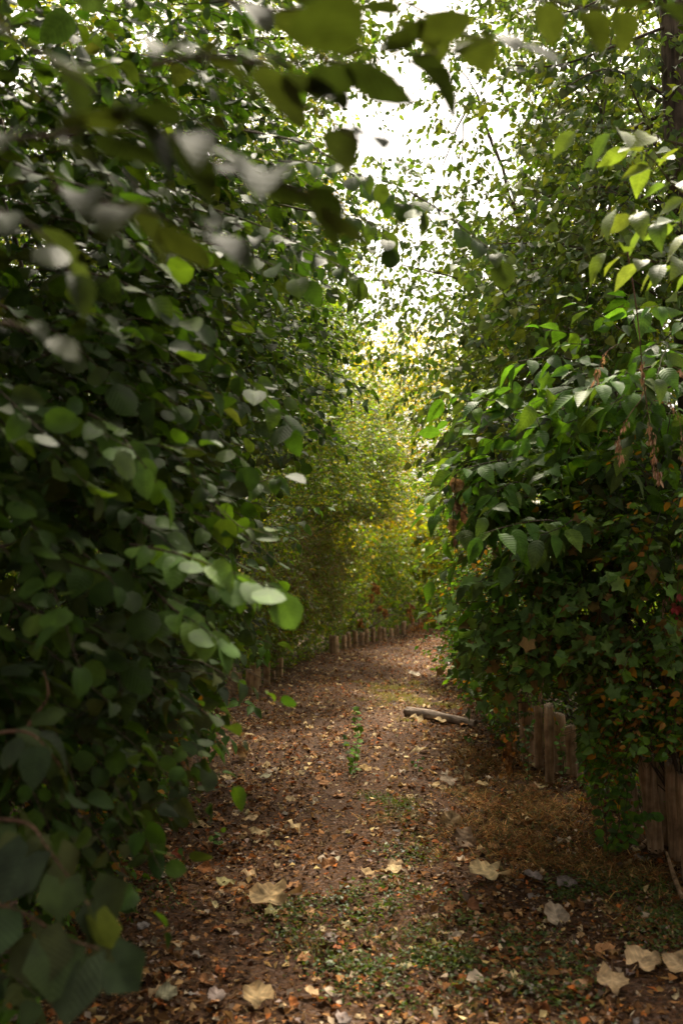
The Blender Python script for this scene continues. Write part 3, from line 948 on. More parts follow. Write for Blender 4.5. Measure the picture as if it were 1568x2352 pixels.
r2 = np.random.default_rng(21)
classes = [
    ('small cream dead leaf on the litter between the two post rows', CREAM, 'cream leaves scattered on the middle of the path', 120, (8.0, 17)),
    ('small buff dead leaf on the litter between hedge and log', BUFF, 'buff leaves scattered on the near path', 60, (5.2, 9.5)),
    ('small orange brown dead leaf on the litter before the log', (.32, .16, .07), 'orange brown leaves scattered on the path', 50, (3.6, 9)),
    ('small grey dead leaf on the shaded litter', GREYT, 'grey leaves scattered on the near path', 30, (3.4, 8)),
]
for lab, colr, grp, N, (y0, y1) in classes:
    for i in range(N):
        x, y = scatter(1, y0, y1, r2, 1.0, -.08)
        q = math.atan
        z = zpath(x[0], y[0])
        vi = int(r2.integers(0, 4))
        key = ('fl', 'dry', vi, colr, 1.0)
        if key not in _unit:
            v, t, u = SHAPES['dry'][vi]
            _unit[key] = np_mesh('fallen_leaf', v - np.array([0, .45, 0]), t, np.tile(np.array(colr), (len(v), 1)), u, [M_DRY])
        o = bpy.data.objects.new('fallen_leaf', _unit[key])
        s = r2.uniform(.05, .10)
        o.location = (x[0], y[0], z + .016)
        o.rotation_euler = (r2.normal(0, .3), r2.normal(0, .3), r2.uniform(0, 6.28))
        o.scale = (s, s * r2.uniform(.8, 1.2), s)
        C.objects.link(o)
        tag(o, lab, 'leaf', grp)


# ---------------------------------------------------------------- low weeds and grass patches
PATCHES = {}


def patch(name, label, px, py, rx, ry, N, smin, smax, shape, cols, r, up=1.0, hmax=.05, mat=None, clump=True):
    c = G(px, py)
    if clump:
        K = max(6, N // 120)
        cc = c[:2] + r.standard_normal((K, 2)) * [rx * .5, ry * .5]
        w = r.integers(0, K, N)
        xy = cc[w] + r.standard_normal((N, 2)) * .055
    else:
        xy = c[:2] + r.standard_normal((N, 2)) * [rx * .5, ry * .5]
    a = r.random(N) * 6.283
    d = nz(np.stack([np.cos(a), np.sin(a), np.full(N, up) * r.uniform(.3, 1.6, N)], 1))
    n = nz(r.standard_normal((N, 3)) * .5 + [0, 0, 1]); n = nz(n - (n * d).sum(1, keepdims=True) * d)
    s = r.uniform(smin, smax, N)
    q = dict(d=d, n=n, size=s, pos=np.stack([xy[:, 0], xy[:, 1], zpath(xy[:, 0], xy[:, 1]) + hmax * r.random(N) ** 2], 1),
             ci=r.integers(0, len(cols), N), vi=r.integers(0, 60, N))
    sp = Sp(shape, shape, 1, 1, 1, 0, 0, 0, mat or M_SMALL, 'hazel')
    sp.pal = [tuple(x) for x in cols]
    PATCHES.setdefault(name, [sp, shape, label, []])[3].append(q)


SHAPES['blade'] = [(np.array([(-.03, 0, 0), (.03, 0, 0), (.022, .5, .04), (-.022, .5, .04), (0, 1, -.12)]), np.array([(0, 1, 2), (0, 2, 3), (3, 2, 4)]), np.zeros((5, 2))),
                   (np.array([(-.03, 0, 0), (.03, 0, 0), (.02, .45, .1), (-.02, .45, .1), (0, .85, -.3)]), np.array([(0, 1, 2), (0, 2, 3), (3, 2, 4)]), np.zeros((5, 2)))]
GREENS = [(.055, .085, .020), (.065, .10, .022), (.05, .072, .025), (.09, .11, .025)]
DRYG = [(.24, .115, .035), (.34, .20, .07), (.13, .06, .022), (.10, .085, .03), (.17, .07, .025), (.09, .10, .03)]
YELG = [(.15, .15, .03), (.12, .14, .03), (.19, .16, .04), (.16, .09, .03)]
r3 = np.random.default_rng(8)
weeds = [(760, 2120, .16, .35, 900), (820, 2240, .15, .25, 1000), (980, 2180, .22, .3, 1300), (1080, 2280, .25, .25, 1200), (900, 2080, .3, .4, 900),
         (1180, 2200, .2, .3, 700), (1480, 2090, .25, .5, 1500), (960, 1980, .15, .3, 420), (1220, 2320, .3, .2, 800), (1540, 2180, .2, .4, 500)]
for (px, py, rx, ry, N) in weeds:
    patch('ground_weeds', 'low green small leaved weeds growing through the litter', px, py, rx * 1.2, ry, int(N * .62), .010, .028, 'tiny', GREENS, r3, .5, .045)
for (px, py, rx, ry, N) in [(780, 2140, .3, .4, 500), (1000, 2230, .5, .5, 900), (940, 1870, .22, .7, 1200), (960, 1920, .12, .4, 500)]:
    patch('grass_tuft', 'thin green grass blades among the weeds on the path', px, py, rx, ry, int(N * .6), .02, .07, 'blade', GREENS + YELG, r3, .9, .0)
for (px, py, rx, ry, N) in [(1500, 2060, .3, .5, 1500), (1460, 2110, .3, .3, 900), (900, 1860, .25, .5, 700), (700, 2110, .2, .3, 400), (420, 1850, .2, .5, 400), (340, 2040, .2, .3, 300)]:
    patch('moss_patch', 'mossy low green growth hugging the litter', px, py, rx, ry, N, .010, .022, 'tiny', [(.06, .09, .02), (.08, .10, .02), (.05, .075, .02)], r3, .7, .03)
patch('yellow_grass', 'low yellow green grass beyond the sapling and beside the log', 925, 1598, .42, 1.1, 5200, .02, .06, 'blade', YELG, r3, 1.0, .01)
patch('yellow_grass', 'low yellow green grass patch beside the log', 1000, 1622, .25, .6, 900, .03, .06, 'blade', YELG + DRYG, r3, 1.0, .01)
for (px, py, rx, ry, N) in [(1150, 1850, .32, .9, 5200), (1230, 1930, .35, .7, 4200), (1130, 1760, .25, .8, 2500), (1290, 1870, .3, .4, 2500), (1330, 1985, .4, .5, 2600),
                            (1440, 2060, .4, .5, 1500), (1120, 1960, .4, .5, 1500)]:
    patch('dry_grass', 'dry orange brown grass at the foot of the posts', px, py, rx * 1.25, ry, int(N * .8), .03, .10, 'blade', DRYG, r3, .55, .02, M_DRY)


for name_, (sp_, shape_, label_, qs) in PATCHES.items():
    q = {k: np.concatenate([a[k] for a in qs]) for k in qs[0]}
    q['ci'] = q['ci'] % len(sp_.pal)
    tag(link(name_, build_meshes(sp_, shape_, q, np.arange(len(q['pos'])), np.zeros(3))), label_, kind='stuff')


# ---------------------------------------------------------------- posts
def post_mesh(rad, h, r, lean=(0, 0), sides=26, flare=0.0, split=False):
    rows = 9
    V = []
    ph = r.random(4) * 6.28
    a = np.arange(sides) * 2 * math.pi / sides
    prof = 1 + .03 * np.sin(2 * a + ph[0]) + .04 * np.sin(5 * a + ph[1]) - .22 * np.exp(-((a - ph[2]) / .22) ** 2) * (1 if split else .35)
    for q in range(5):
        prof = prof - r.uniform(.04, .13) * np.exp(-((np.mod(a - r.random() * 6.28 + math.pi, 2 * math.pi) - math.pi) / .13) ** 2)
    for k in range(rows):
        f = k / (rows - 1)
        rr = rad * (1 - flare * (1 - f)) * (prof + .012 * r.standard_normal(sides)) * (1 + .03 * r.standard_normal())
        if k == rows - 1:
            rr = rr * .93
        z = -.12 + f * (h + .12)
        zz = z + (.012 * np.sin(a + ph[3]) * (f > .9)) + (.006 * r.standard_normal(sides) * (f > .9))
        V.append(np.stack([rr * np.cos(a) + lean[0] * f, rr * np.sin(a) + lean[1] * f, zz * np.ones(sides)], 1))
    V = np.concatenate(V + [np.array([[lean[0], lean[1], h + .002]])])
    idx = np.arange(rows * sides).reshape(rows, sides)
    A, B = idx[:-1], idx[1:]
    Fq = np.stack([A, np.roll(A, -1, 1), np.roll(B, -1, 1), B], -1).reshape(-1, 4)
    top = idx[-1]
    Ft = np.stack([top, np.roll(top, -1), np.full(sides, len(V) - 1)], 1)
    return np_mesh('post', V, [Fq, Ft], mats=[M_POST, M_POSTTOP], fmat=[0] * len(Fq) + [1] * len(Ft))


M_POSTTOP = wood_mat('post_end_grain', (.30, .21, .15), (.5, .39, .29), .8)
r4 = np.random.default_rng(3)


def post(label, px, py, top, wpx, lean=(0, 0), flare=.0, group=None, split=False):
    g = G(px, py)
    h = (py - top) / F * g[1] * .985 + .0
    if abs(lean[0]) < 8:
        lean = (lean[0] + r4.normal(0, 2.2), 0)
    o = link('wooden_post', post_mesh(wpx * .92 / 2 / F * g[1], h, r4, (lean[0] / F * g[1], 0), flare=flare, split=split), None, (g[0], g[1], 0))
    o.rotation_euler = (0, 0, 0)
    tag(o, label, 'post', group)
    return o


for a in [
    ('thick leaning grey brown post with a long split down its face', 1512, 1968, 1745, 44, (-26, 0), .1, None, True),
    ('post rising behind the split leaning post', 1540, 1950, 1740, 40, (-24, 0)),
    ('slim post half hidden in bramble before the split leaning one', 1466, 1940, 1800, 30, (-18, 0)),
    ('flat topped post standing between the split post and the edge of view', 1556, 1990, 1752, 36, (-10, 0)),
    ('low cut flat topped post at the edge of the view', 1592, 2040, 1786, 50, (-14, 0), .2),
    ('short broken post stump with a jagged pale top in the bramble', 1434, 1925, 1868, 24, (-3, 0)),
    ('tall straight brown post, first of the row beyond the dry grass', 1216, 1768, 1588, 38, (-8, 0), -.04),
    ('thin pale split post right beside the tall brown one', 1238, 1782, 1622, 22, (-2, 0), 0, None, True),
    ('slender pale post standing forward of its row', 1262, 1812, 1622, 26, (-4, 0), .25),
    ('wide pale post behind the slender forward one', 1284, 1784, 1640, 34, (-4, 0)),
    ('dark post at the bramble end of the row', 1314, 1792, 1668, 26, (-2, 0)),
    ('dim post seen through leaves at the bend of the hedge', 1112, 1600, 1538, 20, (0, 0)),
    ('dark shaded post under the ribbed leaves', 424, 1782, 1708, 40, (0, 0)),
    ('narrow shaded post behind the dark shaded one', 402, 1776, 1716, 26, (0, 0)),
    ('pale low post nearest the leafy bough', 546, 1598, 1545, 24, (0, 0)),
    ('thin post touching the pale low one', 528, 1600, 1542, 14, (0, 0)),
    ('black rotted post with its top in shade', 572, 1598, 1538, 20, (0, 0)),
    ('tall square shouldered post behind the black one', 590, 1584, 1522, 26, (0, 0)),
    ('short stub post in front of the square shouldered one', 588, 1590, 1544, 14, (0, 0)),
    ('tallest post of the leafy bend group', 614, 1578, 1516, 18, (0, 0)),
    ('stubby post between the tallest and the last leaning one', 628, 1570, 1540, 10, (0, 0)),
    ('post leaning away at the end of the group', 640, 1562, 1512, 18, (4, 0)),
    ('thick stump like post starting the far row', 768, 1502, 1460, 24, (-2, 0)),
    ('square topped post standing alone at the path bend', 996, 1446, 1424, 14, (0, 0)),
    ('squat post under the brown fern', 978, 1448, 1430, 12, (0, 0)),
]:
    post(*a)
far_row = [(790, 1496), (802, 1492), (816, 1489), (829, 1486), (842, 1482), (856, 1479), (870, 1474), (884, 1471), (898, 1468), (912, 1464), (925, 1461), (938, 1458), (950, 1455), (962, 1452)]
for i, (px, py) in enumerate(far_row):
    post('dark weathered post in the long far row edging the bend', px, py, py - r4.uniform(30, 46) * (1 - i * .025), 13 - i * .25, (r4.uniform(-2, 2), 0), 0, 'posts of the far row edging the bend', r4.random() < .5)
# a stick of broken wood leaning by the near posts
g1, g2 = G(1456, 1965), P(1492, 1922, 5.4)
V, Fq = tubes(np.array([[g1 + [0, 0, .02], (g1 + g2) / 2, g2]]), [[.012, .016, .008]], 7)
tag(link('broken_stick', np_mesh('stick', V, Fq, mats=[M_POST])), 'flat broken stick leaning against the near posts', 'stick')
g1, g2 = G(1568, 2085), G(1530, 2000)
V, Fq = tubes(np.array([[g1 + [0, 0, .03], (g1 + g2) / 2 + [0, 0, .05], g2 + [0, 0, .09]]]), [[.010, .012, .006]], 7)
tag(link('broken_stick', np_mesh('stick', V, Fq, mats=[M_POST])), 'thin grey stick lying at the foot of the low cut post', 'stick')

# the log
g1, g2 = G(934, 1652), G(1092, 1678)
ax = nz(g2 - g1)
Lg = np.linalg.norm(g2 - g1)
kk = np.linspace(0, 1, 12)
cen = g1[None] + (g2 - g1)[None] * kk[:, None]
rad = np.interp(kk, [0, .05, .5, 1], [.048, .050, .046, .036])
cen[:, 2] = .03 + rad * .9 + .004 * np.sin(kk * 5)
V, Fq = tubes(cen[None], rad[None], 16)
V = V + rng.normal(0, .0025, V.shape)
nV = len(V)
V = np.concatenate([V, cen[:1] - ax * .004, cen[-1:] + ax * .004])
cap = [(i, (i + 1) % 16, nV) for i in range(16)]
cap2 = [(nV - 16 + (i + 1) % 16, nV - 16 + i, nV + 1) for i in range(16)]
loc = cen[0]
lg = link('fallen_log', np_mesh('log', V - loc, [Fq, np.array(cap + cap2)], mats=[M_LOG, M_POSTTOP], fmat=[0] * len(Fq) + [1] * 32), None, loc)
# turn the grain along the log: rotate mesh so local z runs along the axis
zq = ax
xq = nz(np.cross([0, 0, 1.0], zq)); yq = np.cross(zq, xq)
R = np.array([xq, yq, zq])
co = (V - loc) @ R.T
lg.data.vertices.foreach_set('co', co.astype(np.float32).ravel())
lg.matrix_basis = Matrix(((xq[0], yq[0], zq[0], loc[0]), (xq[1], yq[1], zq[1], loc[1]), (xq[2], yq[2], zq[2], loc[2]), (0, 0, 0, 1)))
tag(lg, 'short bare grey log lying across the edge of the path', 'log')

# ---------------------------------------------------------------- shrubs and trees
# masses: (centre, radii, density, species)
def Mp(px, py, d, rx, ry, rz, dens=1.0, sp=None):
    m = (P(px, py, d), (rx, ry, rz), dens)
    return m + (sp,) if sp else m


# left row
hz_base = (-1.9, 3.4, 0)
hazel = plant('hazel_tree', 'dark hazel like tree whose boughs reach over the near path', 'tree', hz_base,
              [Mp(60, 1300, 3.1, .5, .9, .55, 1.1), Mp(140, 900, 3.6, .55, .9, .6, .8), Mp(100, 860, 3.5, .5, .8, .5, .35, 'darkdog'), Mp(60, 520, 3.6, .6, 1.0, .6, .8), Mp(100, 480, 3.5, .5, .8, .5, .3, 'darkleaf'), Mp(300, 1000, 4.4, .5, .7, .5, .3, 'darkdog'), Mp(380, 560, 4.8, .5, .7, .5, .3, 'poplar'), Mp(200, 180, 4.0, .7, 1.0, .6, 1.0),
               Mp(250, 1150, 4.6, .5, .8, .7, 1.0), Mp(320, 760, 4.8, .5, .8, .7, 1.0), Mp(420, 420, 5.0, .55, .8, .5, .9), Mp(-60, 1000, 3.0, .5, .8, 1.2, 1.0),
               Mp(480, 640, 5.6, .5, .7, .4, .8), Mp(560, 860, 6.0, .4, .5, .4, .8)],
              'hazel', npart=280, stems=1, stem_r=.022, seed=1, trunk=[hz_base, (-1.8, 3.5, 1.2), (-1.6, 3.6, 2.4), (-1.5, 3.7, 3.4)])
mb = (-1.5, 2.7, 0)
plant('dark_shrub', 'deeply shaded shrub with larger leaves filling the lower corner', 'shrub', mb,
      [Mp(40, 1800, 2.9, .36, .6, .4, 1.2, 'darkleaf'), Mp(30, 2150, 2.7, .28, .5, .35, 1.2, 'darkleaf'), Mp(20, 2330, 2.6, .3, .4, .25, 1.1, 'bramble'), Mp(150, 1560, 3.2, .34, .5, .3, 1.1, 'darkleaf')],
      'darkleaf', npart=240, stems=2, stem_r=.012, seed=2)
plant('honeysuckle', 'shaded tangle of small leaves with withered orange blossom beside the path', 'shrub', (-1.7, 5.0, 0),
      [Mp(300, 1640, 4.7, .38, .6, .38, 1.2, 'bramble'), Mp(200, 1880, 4.3, .42, .5, .35, 1.3, 'bramble'), Mp(330, 1820, 5.2, .35, .6, .38, 1.2, 'bramble'),
       Mp(390, 1590, 6.2, .32, .6, .38, 1.1, 'bramble'), Mp(330, 1620, 4.6, .3, .3, .2, .25, 'orange'), Mp(420, 1620, 5.8, .25, .3, .15, .3, 'orange'), Mp(280, 2000, 4.2, .25, .3, .2, .25, 'orange')],
      'bramble', npart=290, stems=2, stem_r=.01, seed=3)
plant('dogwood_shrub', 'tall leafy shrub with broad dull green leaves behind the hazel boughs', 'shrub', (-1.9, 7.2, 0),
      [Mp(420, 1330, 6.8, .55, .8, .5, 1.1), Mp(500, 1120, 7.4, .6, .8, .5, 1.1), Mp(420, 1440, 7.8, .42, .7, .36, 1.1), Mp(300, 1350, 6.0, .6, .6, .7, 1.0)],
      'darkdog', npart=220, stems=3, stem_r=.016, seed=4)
plant('lime_green_tree', 'fresh green lit tree showing through the dark hazel boughs', 'tree', (-2.6, 8.0, 0),
      [Mp(440, 660, 7.6, .6, .7, .55, .9, 'lime'), Mp(560, 820, 8.0, .6, .7, .5, .8, 'hazel'), Mp(620, 620, 8.4, .6, .8, .6, .7, 'hazel'), Mp(420, 900, 7.8, .6, .8, .6, .9, 'hazel'), Mp(650, 740, 8.0, .4, .6, .3, .6, 'lime')],
      'hazel', npart=220, stems=1, stem_r=.025, seed=5, trunk=[(-2.6, 8.0, 0), (-2.2, 8.0, 2), (-1.6, 8.0, 3.4), (-1.2, 8, 4.2)], lai=2.8)
plant('tall_tree', 'tall thin leaved tree closing off the sky above the near boughs', 'tree', (-3.2, 10, 0),
      [Mp(120, 300, 9.5, 1.5, 1.5, 1.3, .8), Mp(400, 150, 10, 1.4, 1.5, 1.2, .7), Mp(620, 330, 10.5, 1.0, 1.3, 1.2, .6), Mp(250, 700, 9.5, 1.5, 1.2, 1.2, .9), Mp(60, 1000, 9.0, 1.4, 1.0, 1.4, .9), Mp(640, 560, 11, 1.0, 1.2, 1.0, .6), Mp(620, 60, 9, 1.1, 1.3, .8, .6)],
      'tree', npart=120, stems=1, stem_r=.05, far=True, seed=6, trunk=[(-3.2, 10, 0), (-3.0, 10, 2), (-2.6, 10, 4), (-2.2, 10.1, 6), (-1.6, 10.2, 7.4)])
plant('privet_shrub', 'fine leaved evergreen shrub arching over the middle of the path', 'shrub', (-1.9, 13, 0),
      [Mp(700, 1000, 12.5, .9, 1.2, .9, 1.1), Mp(800, 980, 15.5, 1.0, 1.1, .9, 1.1), Mp(650, 800, 12.5, .9, 1.1, .8, 1.0), Mp(800, 1110, 16, 1.0, 1.1, .8, 1.2), Mp(600, 1150, 12, .8, 1.0, .8, 1.0), Mp(610, 1440, 13, .6, .9, .45, 1.3), Mp(690, 1480, 15.2, .6, .9, .35, 1.4), Mp(560, 1480, 12.5, .7, .8, .4, 1.2), Mp(740, 1450, 17.5, .7, 1.0, .4, 1.4), Mp(830, 1430, 20, .8, 1.0, .4, 1.3)],
      'privet', npart=280, stems=5, stem_r=.022, far=True, seed=7, lai=3.2)
plant('willow_shrub', 'drab brownish narrow leaved shrub above the far posts', 'shrub', (-1.1, 14.8, 0),
      [Mp(690, 1300, 14.2, .8, .9, .65, 1.3), Mp(640, 1400, 13, .55, .8, .5, 1.2), Mp(780, 1240, 16.5, .9, 1.2, .7, 1.2), Mp(770, 1330, 17.0, .8, 1.0, .6, 1.1), Mp(700, 1420, 14, .5, .6, .35, 1.0, 'privet')],
      'willow', npart=260, stems=7, stem_r=.014, far=True, seed=8, bark=M_STEMR)
plant('broadleaf_shrub', 'low green shrub with brown withered flower heads by the far posts', 'shrub', (.1, 19, 0),
      [Mp(800, 1400, 17.8, .8, .8, .5, 1.3), Mp(880, 1370, 19.5, .8, .9, .7, 1.3), Mp(940, 1395, 22, .8, .9, .55, 1.3), Mp(860, 1300, 21, 1.0, .9, .7, 1.2)],
      'tree', npart=200, stems=5, stem_r=.02, far=True, seed=9)
plant('ground_cover', 'low leafy growth spilling round the posts of the far row', 'plant', (-.2, 17, 0),
      [((x, y, .16), (.22, .3, .14), 1.0) for x, y in [(-1.05, 12.6), (-.75, 14.2), (-.55, 15.6), (-.2, 17.2), (.2, 18.2), (.7, 19.4), (1.1, 20.6), (1.6, 22)]],
      'privet', slot=False, npart=60, stems=0, far=True, seed=33)
plant('leafy_tree', 'tall mid green tree standing behind the privet', 'tree', (-2.4, 17.5, 0),
      [Mp(700, 1130, 18, 1.3, 1.6, 1.3, 1.1), Mp(800, 1130, 19.5, 1.3, 1.6, 1.3, 1.2, 'gold'), Mp(880, 1230, 21, 1.2, 1.4, 1.0, 1.2), Mp(760, 900, 18, 1.2, 1.6, 1.2, 1.0, 'gold'), Mp(640, 700, 17, 1.5, 1.6, 1.4, .9), Mp(560, 950, 16, 1.4, 1.4, 1.6, 1.0), Mp(560, 500, 16, 1.4, 1.6, 1.4, .8, 'gold'), Mp(700, 480, 19, 1.3, 1.6, 1.3, .6, 'gold'), Mp(560, 1300, 16, 1.2, 1.0, 1.2, 1.0)],
      'tree', npart=40, stems=1, stem_r=.05, far=True, seed=10, trunk=[(-2.4, 17.5, 0), (-2.2, 17.5, 2), (-1.8, 17.5, 4), (-1.6, 17.5, 6)], lai=2.8)
# beyond the bend
plant('golden_tree', 'sunlit yellow green tree glowing beyond the bend', 'tree', (1.2, 29, 0),
      [Mp(860, 860, 27, 1.9, 2, 1.5, .75), Mp(960, 980, 26, 1.8, 2, 1.3, 1.0), Mp(840, 1060, 27, 1.8, 2, 1.4, 1.1), Mp(960, 830, 30, 1.9, 2, 1.3, .5), Mp(1080, 900, 29, 1.8, 2, 1.8, .6), Mp(800, 1150, 25, 1.5, 1.5, 1.2, 1.2)],
      'gold', npart=30, stems=1, stem_r=.06, far=True, seed=11, trunk=[(1.0, 29, 0), (1.1, 29, 2), (1.2, 28.5, 4), (1.4, 28, 6)], lai=2.6)
plant('bright_shrub', 'fresh yellow green bush on the outer side of the bend', 'shrub', (3.4, 25.5, 0),
      [Mp(1000, 1240, 24, 1.2, 1.2, 1.0, 1.1), Mp(1080, 1150, 24, 1.1, 1.2, 1.1, 1.0), Mp(960, 1300, 25, 1.2, 1.0, .8, 1.0, 'lime')],
      'gold', npart=60, stems=4, stem_r=.02, far=True, seed=12)
plant('shaded_bush', 'dark green bush closing the end of the path', 'shrub', (2.6, 27.5, 0),
      [Mp(960, 1380, 25.5, 1.3, 1.0, .7, 1.1), Mp(1080, 1390, 26, 1.2, .8, .7, 1.1), Mp(860, 1250, 25, 1.6, 1.2, 1.2, 1.1), Mp(1000, 1360, 27, 1.5, .8, 1.2, 1.1)],
      'tree', npart=100, stems=4, stem_r=.02, far=True, seed=13)
# right row
plant('poplar_tree', 'tall heart leaved tree with thin dangling twigs against the sky', 'tree', (3.3, 7.6, 0),
      [Mp(1350, 690, 5.7, .5, .5, .35, 1.0), Mp(1500, 560, 5.5, .45, .5, .5, .9), Mp(1250, 760, 6.6, .65, .8, .6, .9), Mp(1400, 600, 6.4, .7, .8, .7, .9), Mp(1150, 880, 7.2, .6, .8, .5, .9), Mp(1080, 640, 7.6, .6, .8, .5, .5), Mp(1100, 450, 8.0, .8, 1.0, .7, .42),
       Mp(1280, 420, 7.0, .7, .9, .6, .8), Mp(1450, 320, 6.6, .8, 1, .7, 1.0), Mp(1300, 150, 7.4, 1.0, 1.1, .8, .7), Mp(1500, 100, 7, .9, 1, .8, 1.0), Mp(1080, 160, 8.4, 1.0, 1.1, .8, .34), Mp(950, 560, 8.6, .5, .8, .5, .35), Mp(1520, 800, 6.6, .6, .8, .8, 1.0), Mp(1040, 800, 8.0, .4, .6, .6, .6)],
      'poplar', npart=290, stems=1, stem_r=.028, seed=14, trunk=[(3.3, 7.6, 0), (3.2, 7.6, 2), (2.9, 7.5, 3.6), (2.6, 7.4, 5.0), (2.3, 7.3, 6.3)], lai=3.0)
plant('birch_tree', 'slight tree whose thin twigs lace across the bright sky', 'tree', (3.0, 10.2, 0),
      [Mp(980, 620, 9, .5, .6, .45, .6), Mp(930, 740, 10, .6, .8, .5, .6), Mp(1060, 500, 8.5, .5, .5, .35, .6), Mp(960, 470, 9, .5, .5, .35, .35), Mp(860, 430, 9.5, .3, .5, .6, .4), Mp(1100, 220, 8, .5, .5, .4, .4), Mp(1050, 880, 10, .5, .6, .4, .8), Mp(1000, 800, 11, .7, .6, .5, .5), Mp(860, 600, 10, .35, .6, .5, .55),
       Mp(800, 300, 9, .35, .6, .9, .40), Mp(760, 60, 7, .5, .6, .35, .40), Mp(980, 20, 7.5, .7, .6, .3, .55), Mp(1180, 120, 8, .6, .6, .5, .40), Mp(1140, 330, 8.5, .45, .6, .5, .55), Mp(1100, 650, 10, .5, .5, .5, .7)],
      'poplar', slot=False, npart=280, stems=1, stem_r=.012, seed=31, trunk=[(3.0, 10.2, 0), (2.7, 10.1, 2), (2.2, 9.9, 3.6), (1.7, 9.6, 5.0), (1.3, 9.3, 6.0)], lai=2.6)
plant('backing_tree', 'dense dark tree standing behind the heart leaved one', 'tree', (3.6, 11, 0),
      [Mp(1300, 900, 10.5, 1.2, 1.4, 1.2, 1.0), Mp(1450, 500, 10.5, 1.5, 1.4, 1.6, .9), Mp(1250, 1150, 10.5, .9, 1.2, 1.0, 1.1), Mp(1200, 560, 12, 1.0, 1.2, 1.3, .42), Mp(1350, 150, 11, 1.6, 1.5, 1.3, .55), Mp(1500, 1000, 9, 1.1, 1.2, 1.4, 1.0), Mp(1140, 740, 13, .8, 1.2, 1.0, .4)],
      'tree', npart=60, stems=1, stem_r=.05, far=True, seed=15, trunk=[(3.6, 11, 0), (3.6, 11, 2), (3.4, 11, 4), (3.2, 11, 6)])
plant('dogwood_shrub', 'shrub with large ribbed drooping leaves across the path from the hazel', 'shrub', (1.9, 5.3, 0),
      [Mp(1210, 1060, 4.9, .34, .4, .28, 1.0), Mp(1300, 1180, 4.9, .4, .4, .28, 1.0), Mp(1180, 1200, 5.0, .24, .35, .2, .9), Mp(1330, 960, 4.9, .4, .4, .2, .9), Mp(1480, 860, 4.6, .35, .4, .3, 1.0, 'dogwood'), Mp(1280, 1050, 5.5, .5, .4, .5, .9, 'darkdog'), Mp(1450, 1150, 5.0, .4, .4, .4, .8, 'darkdog')],
      'dogwood', npart=290, stems=2, stem_r=.012, seed=16)
plant('hop_vine', 'tangle of small grey green lobed leaves spilling over the posts', 'vine', (1.9, 5.4, 0),
      [Mp(1200, 1400, 4.9, .30, .35, .2, 1.4), Mp(1190, 1490, 5.1, .26, .3, .2, 1.3), Mp(1300, 1480, 4.8, .25, .3, .2, 1.2), Mp(1330, 1370, 4.9, .35, .4, .2, 1.0), Mp(1480, 1380, 4.7, .35, .4, .25, 1.1), Mp(1430, 1250, 4.9, .4, .4, .25, .8), Mp(1540, 1180, 4.6, .3, .4, .35, .9, 'bramble')],
      'maple', npart=290, stems=2, stem_r=.006, seed=17)
plant('bramble', 'dark bramble thicket sagging over the near posts', 'shrub', (2.1, 5.6, 0),
      [Mp(1380, 1560, 5.2, .45, .4, .26, 1.2), Mp(1500, 1640, 4.8, .36, .4, .26, 1.2), Mp(1260, 1540, 5.6, .4, .4, .25, 1.1), Mp(1390, 1720, 5.5, .26, .3, .2, 1.3), Mp(1375, 1850, 5.5, .17, .25, .2, 1.3), Mp(1400, 1700, 6.6, .5, .5, .4, 1.1), Mp(1350, 1650, 6.0, .3, .4, .25, 1.2), Mp(1290, 1650, 8.4, .6, .5, .55, 1.2), Mp(1200, 1600, 9.2, .4, .5, .5, 1.2), Mp(1560, 1500, 4.8, .3, .4, .3, 1.1), Mp(1420, 1660, 5.2, .4, .3, .2, .25, 'orange'), Mp(1500, 1550, 4.8, .3, .3, .2, .2, 'orange'), Mp(1560, 1400, 4.5, .08, .1, .12, .6, 'maple')],
      'bramble', npart=290, stems=2, stem_r=.006, seed=18)
plant('ivy', 'dark ivy and dead stalks hanging where the path turns out of sight', 'shrub', (2.1, 9.0, 0),
      [Mp(1130, 1480, 8.2, .34, .7, .38, 1.1), Mp(1160, 1340, 8.0, .36, .7, .4, 1.1), Mp(1120, 1620, 8.3, .22, .5, .24, 1.1), Mp(1170, 1660, 7.4, .18, .3, .2, 1.1, 'brackish'), Mp(1180, 1560, 7.2, .25, .4, .3, 1.0), Mp(1160, 1730, 7.1, .1, .25, .16, .7, 'orange')],
      'bramble', npart=290, stems=3, stem_r=.01, seed=19)
plant('hedge_bush', 'green bush leaning in from the inner side of the bend', 'shrub', (2.9, 14, 0),
      [Mp(1120, 1300, 13, .6, 1.2, .9, 1.1), Mp(1150, 1450, 12.5, .5, 1.2, .6, 1.1), Mp(1100, 1120, 14, .8, 1.2, .9, .9, 'lime'), Mp(1200, 1200, 12, .8, 1.0, 1.0, 1.1), Mp(1120, 1400, 17, .7, 1.4, .9, 1.1)],
      'tree', npart=160, stems=3, stem_r=.02, far=True, seed=20)

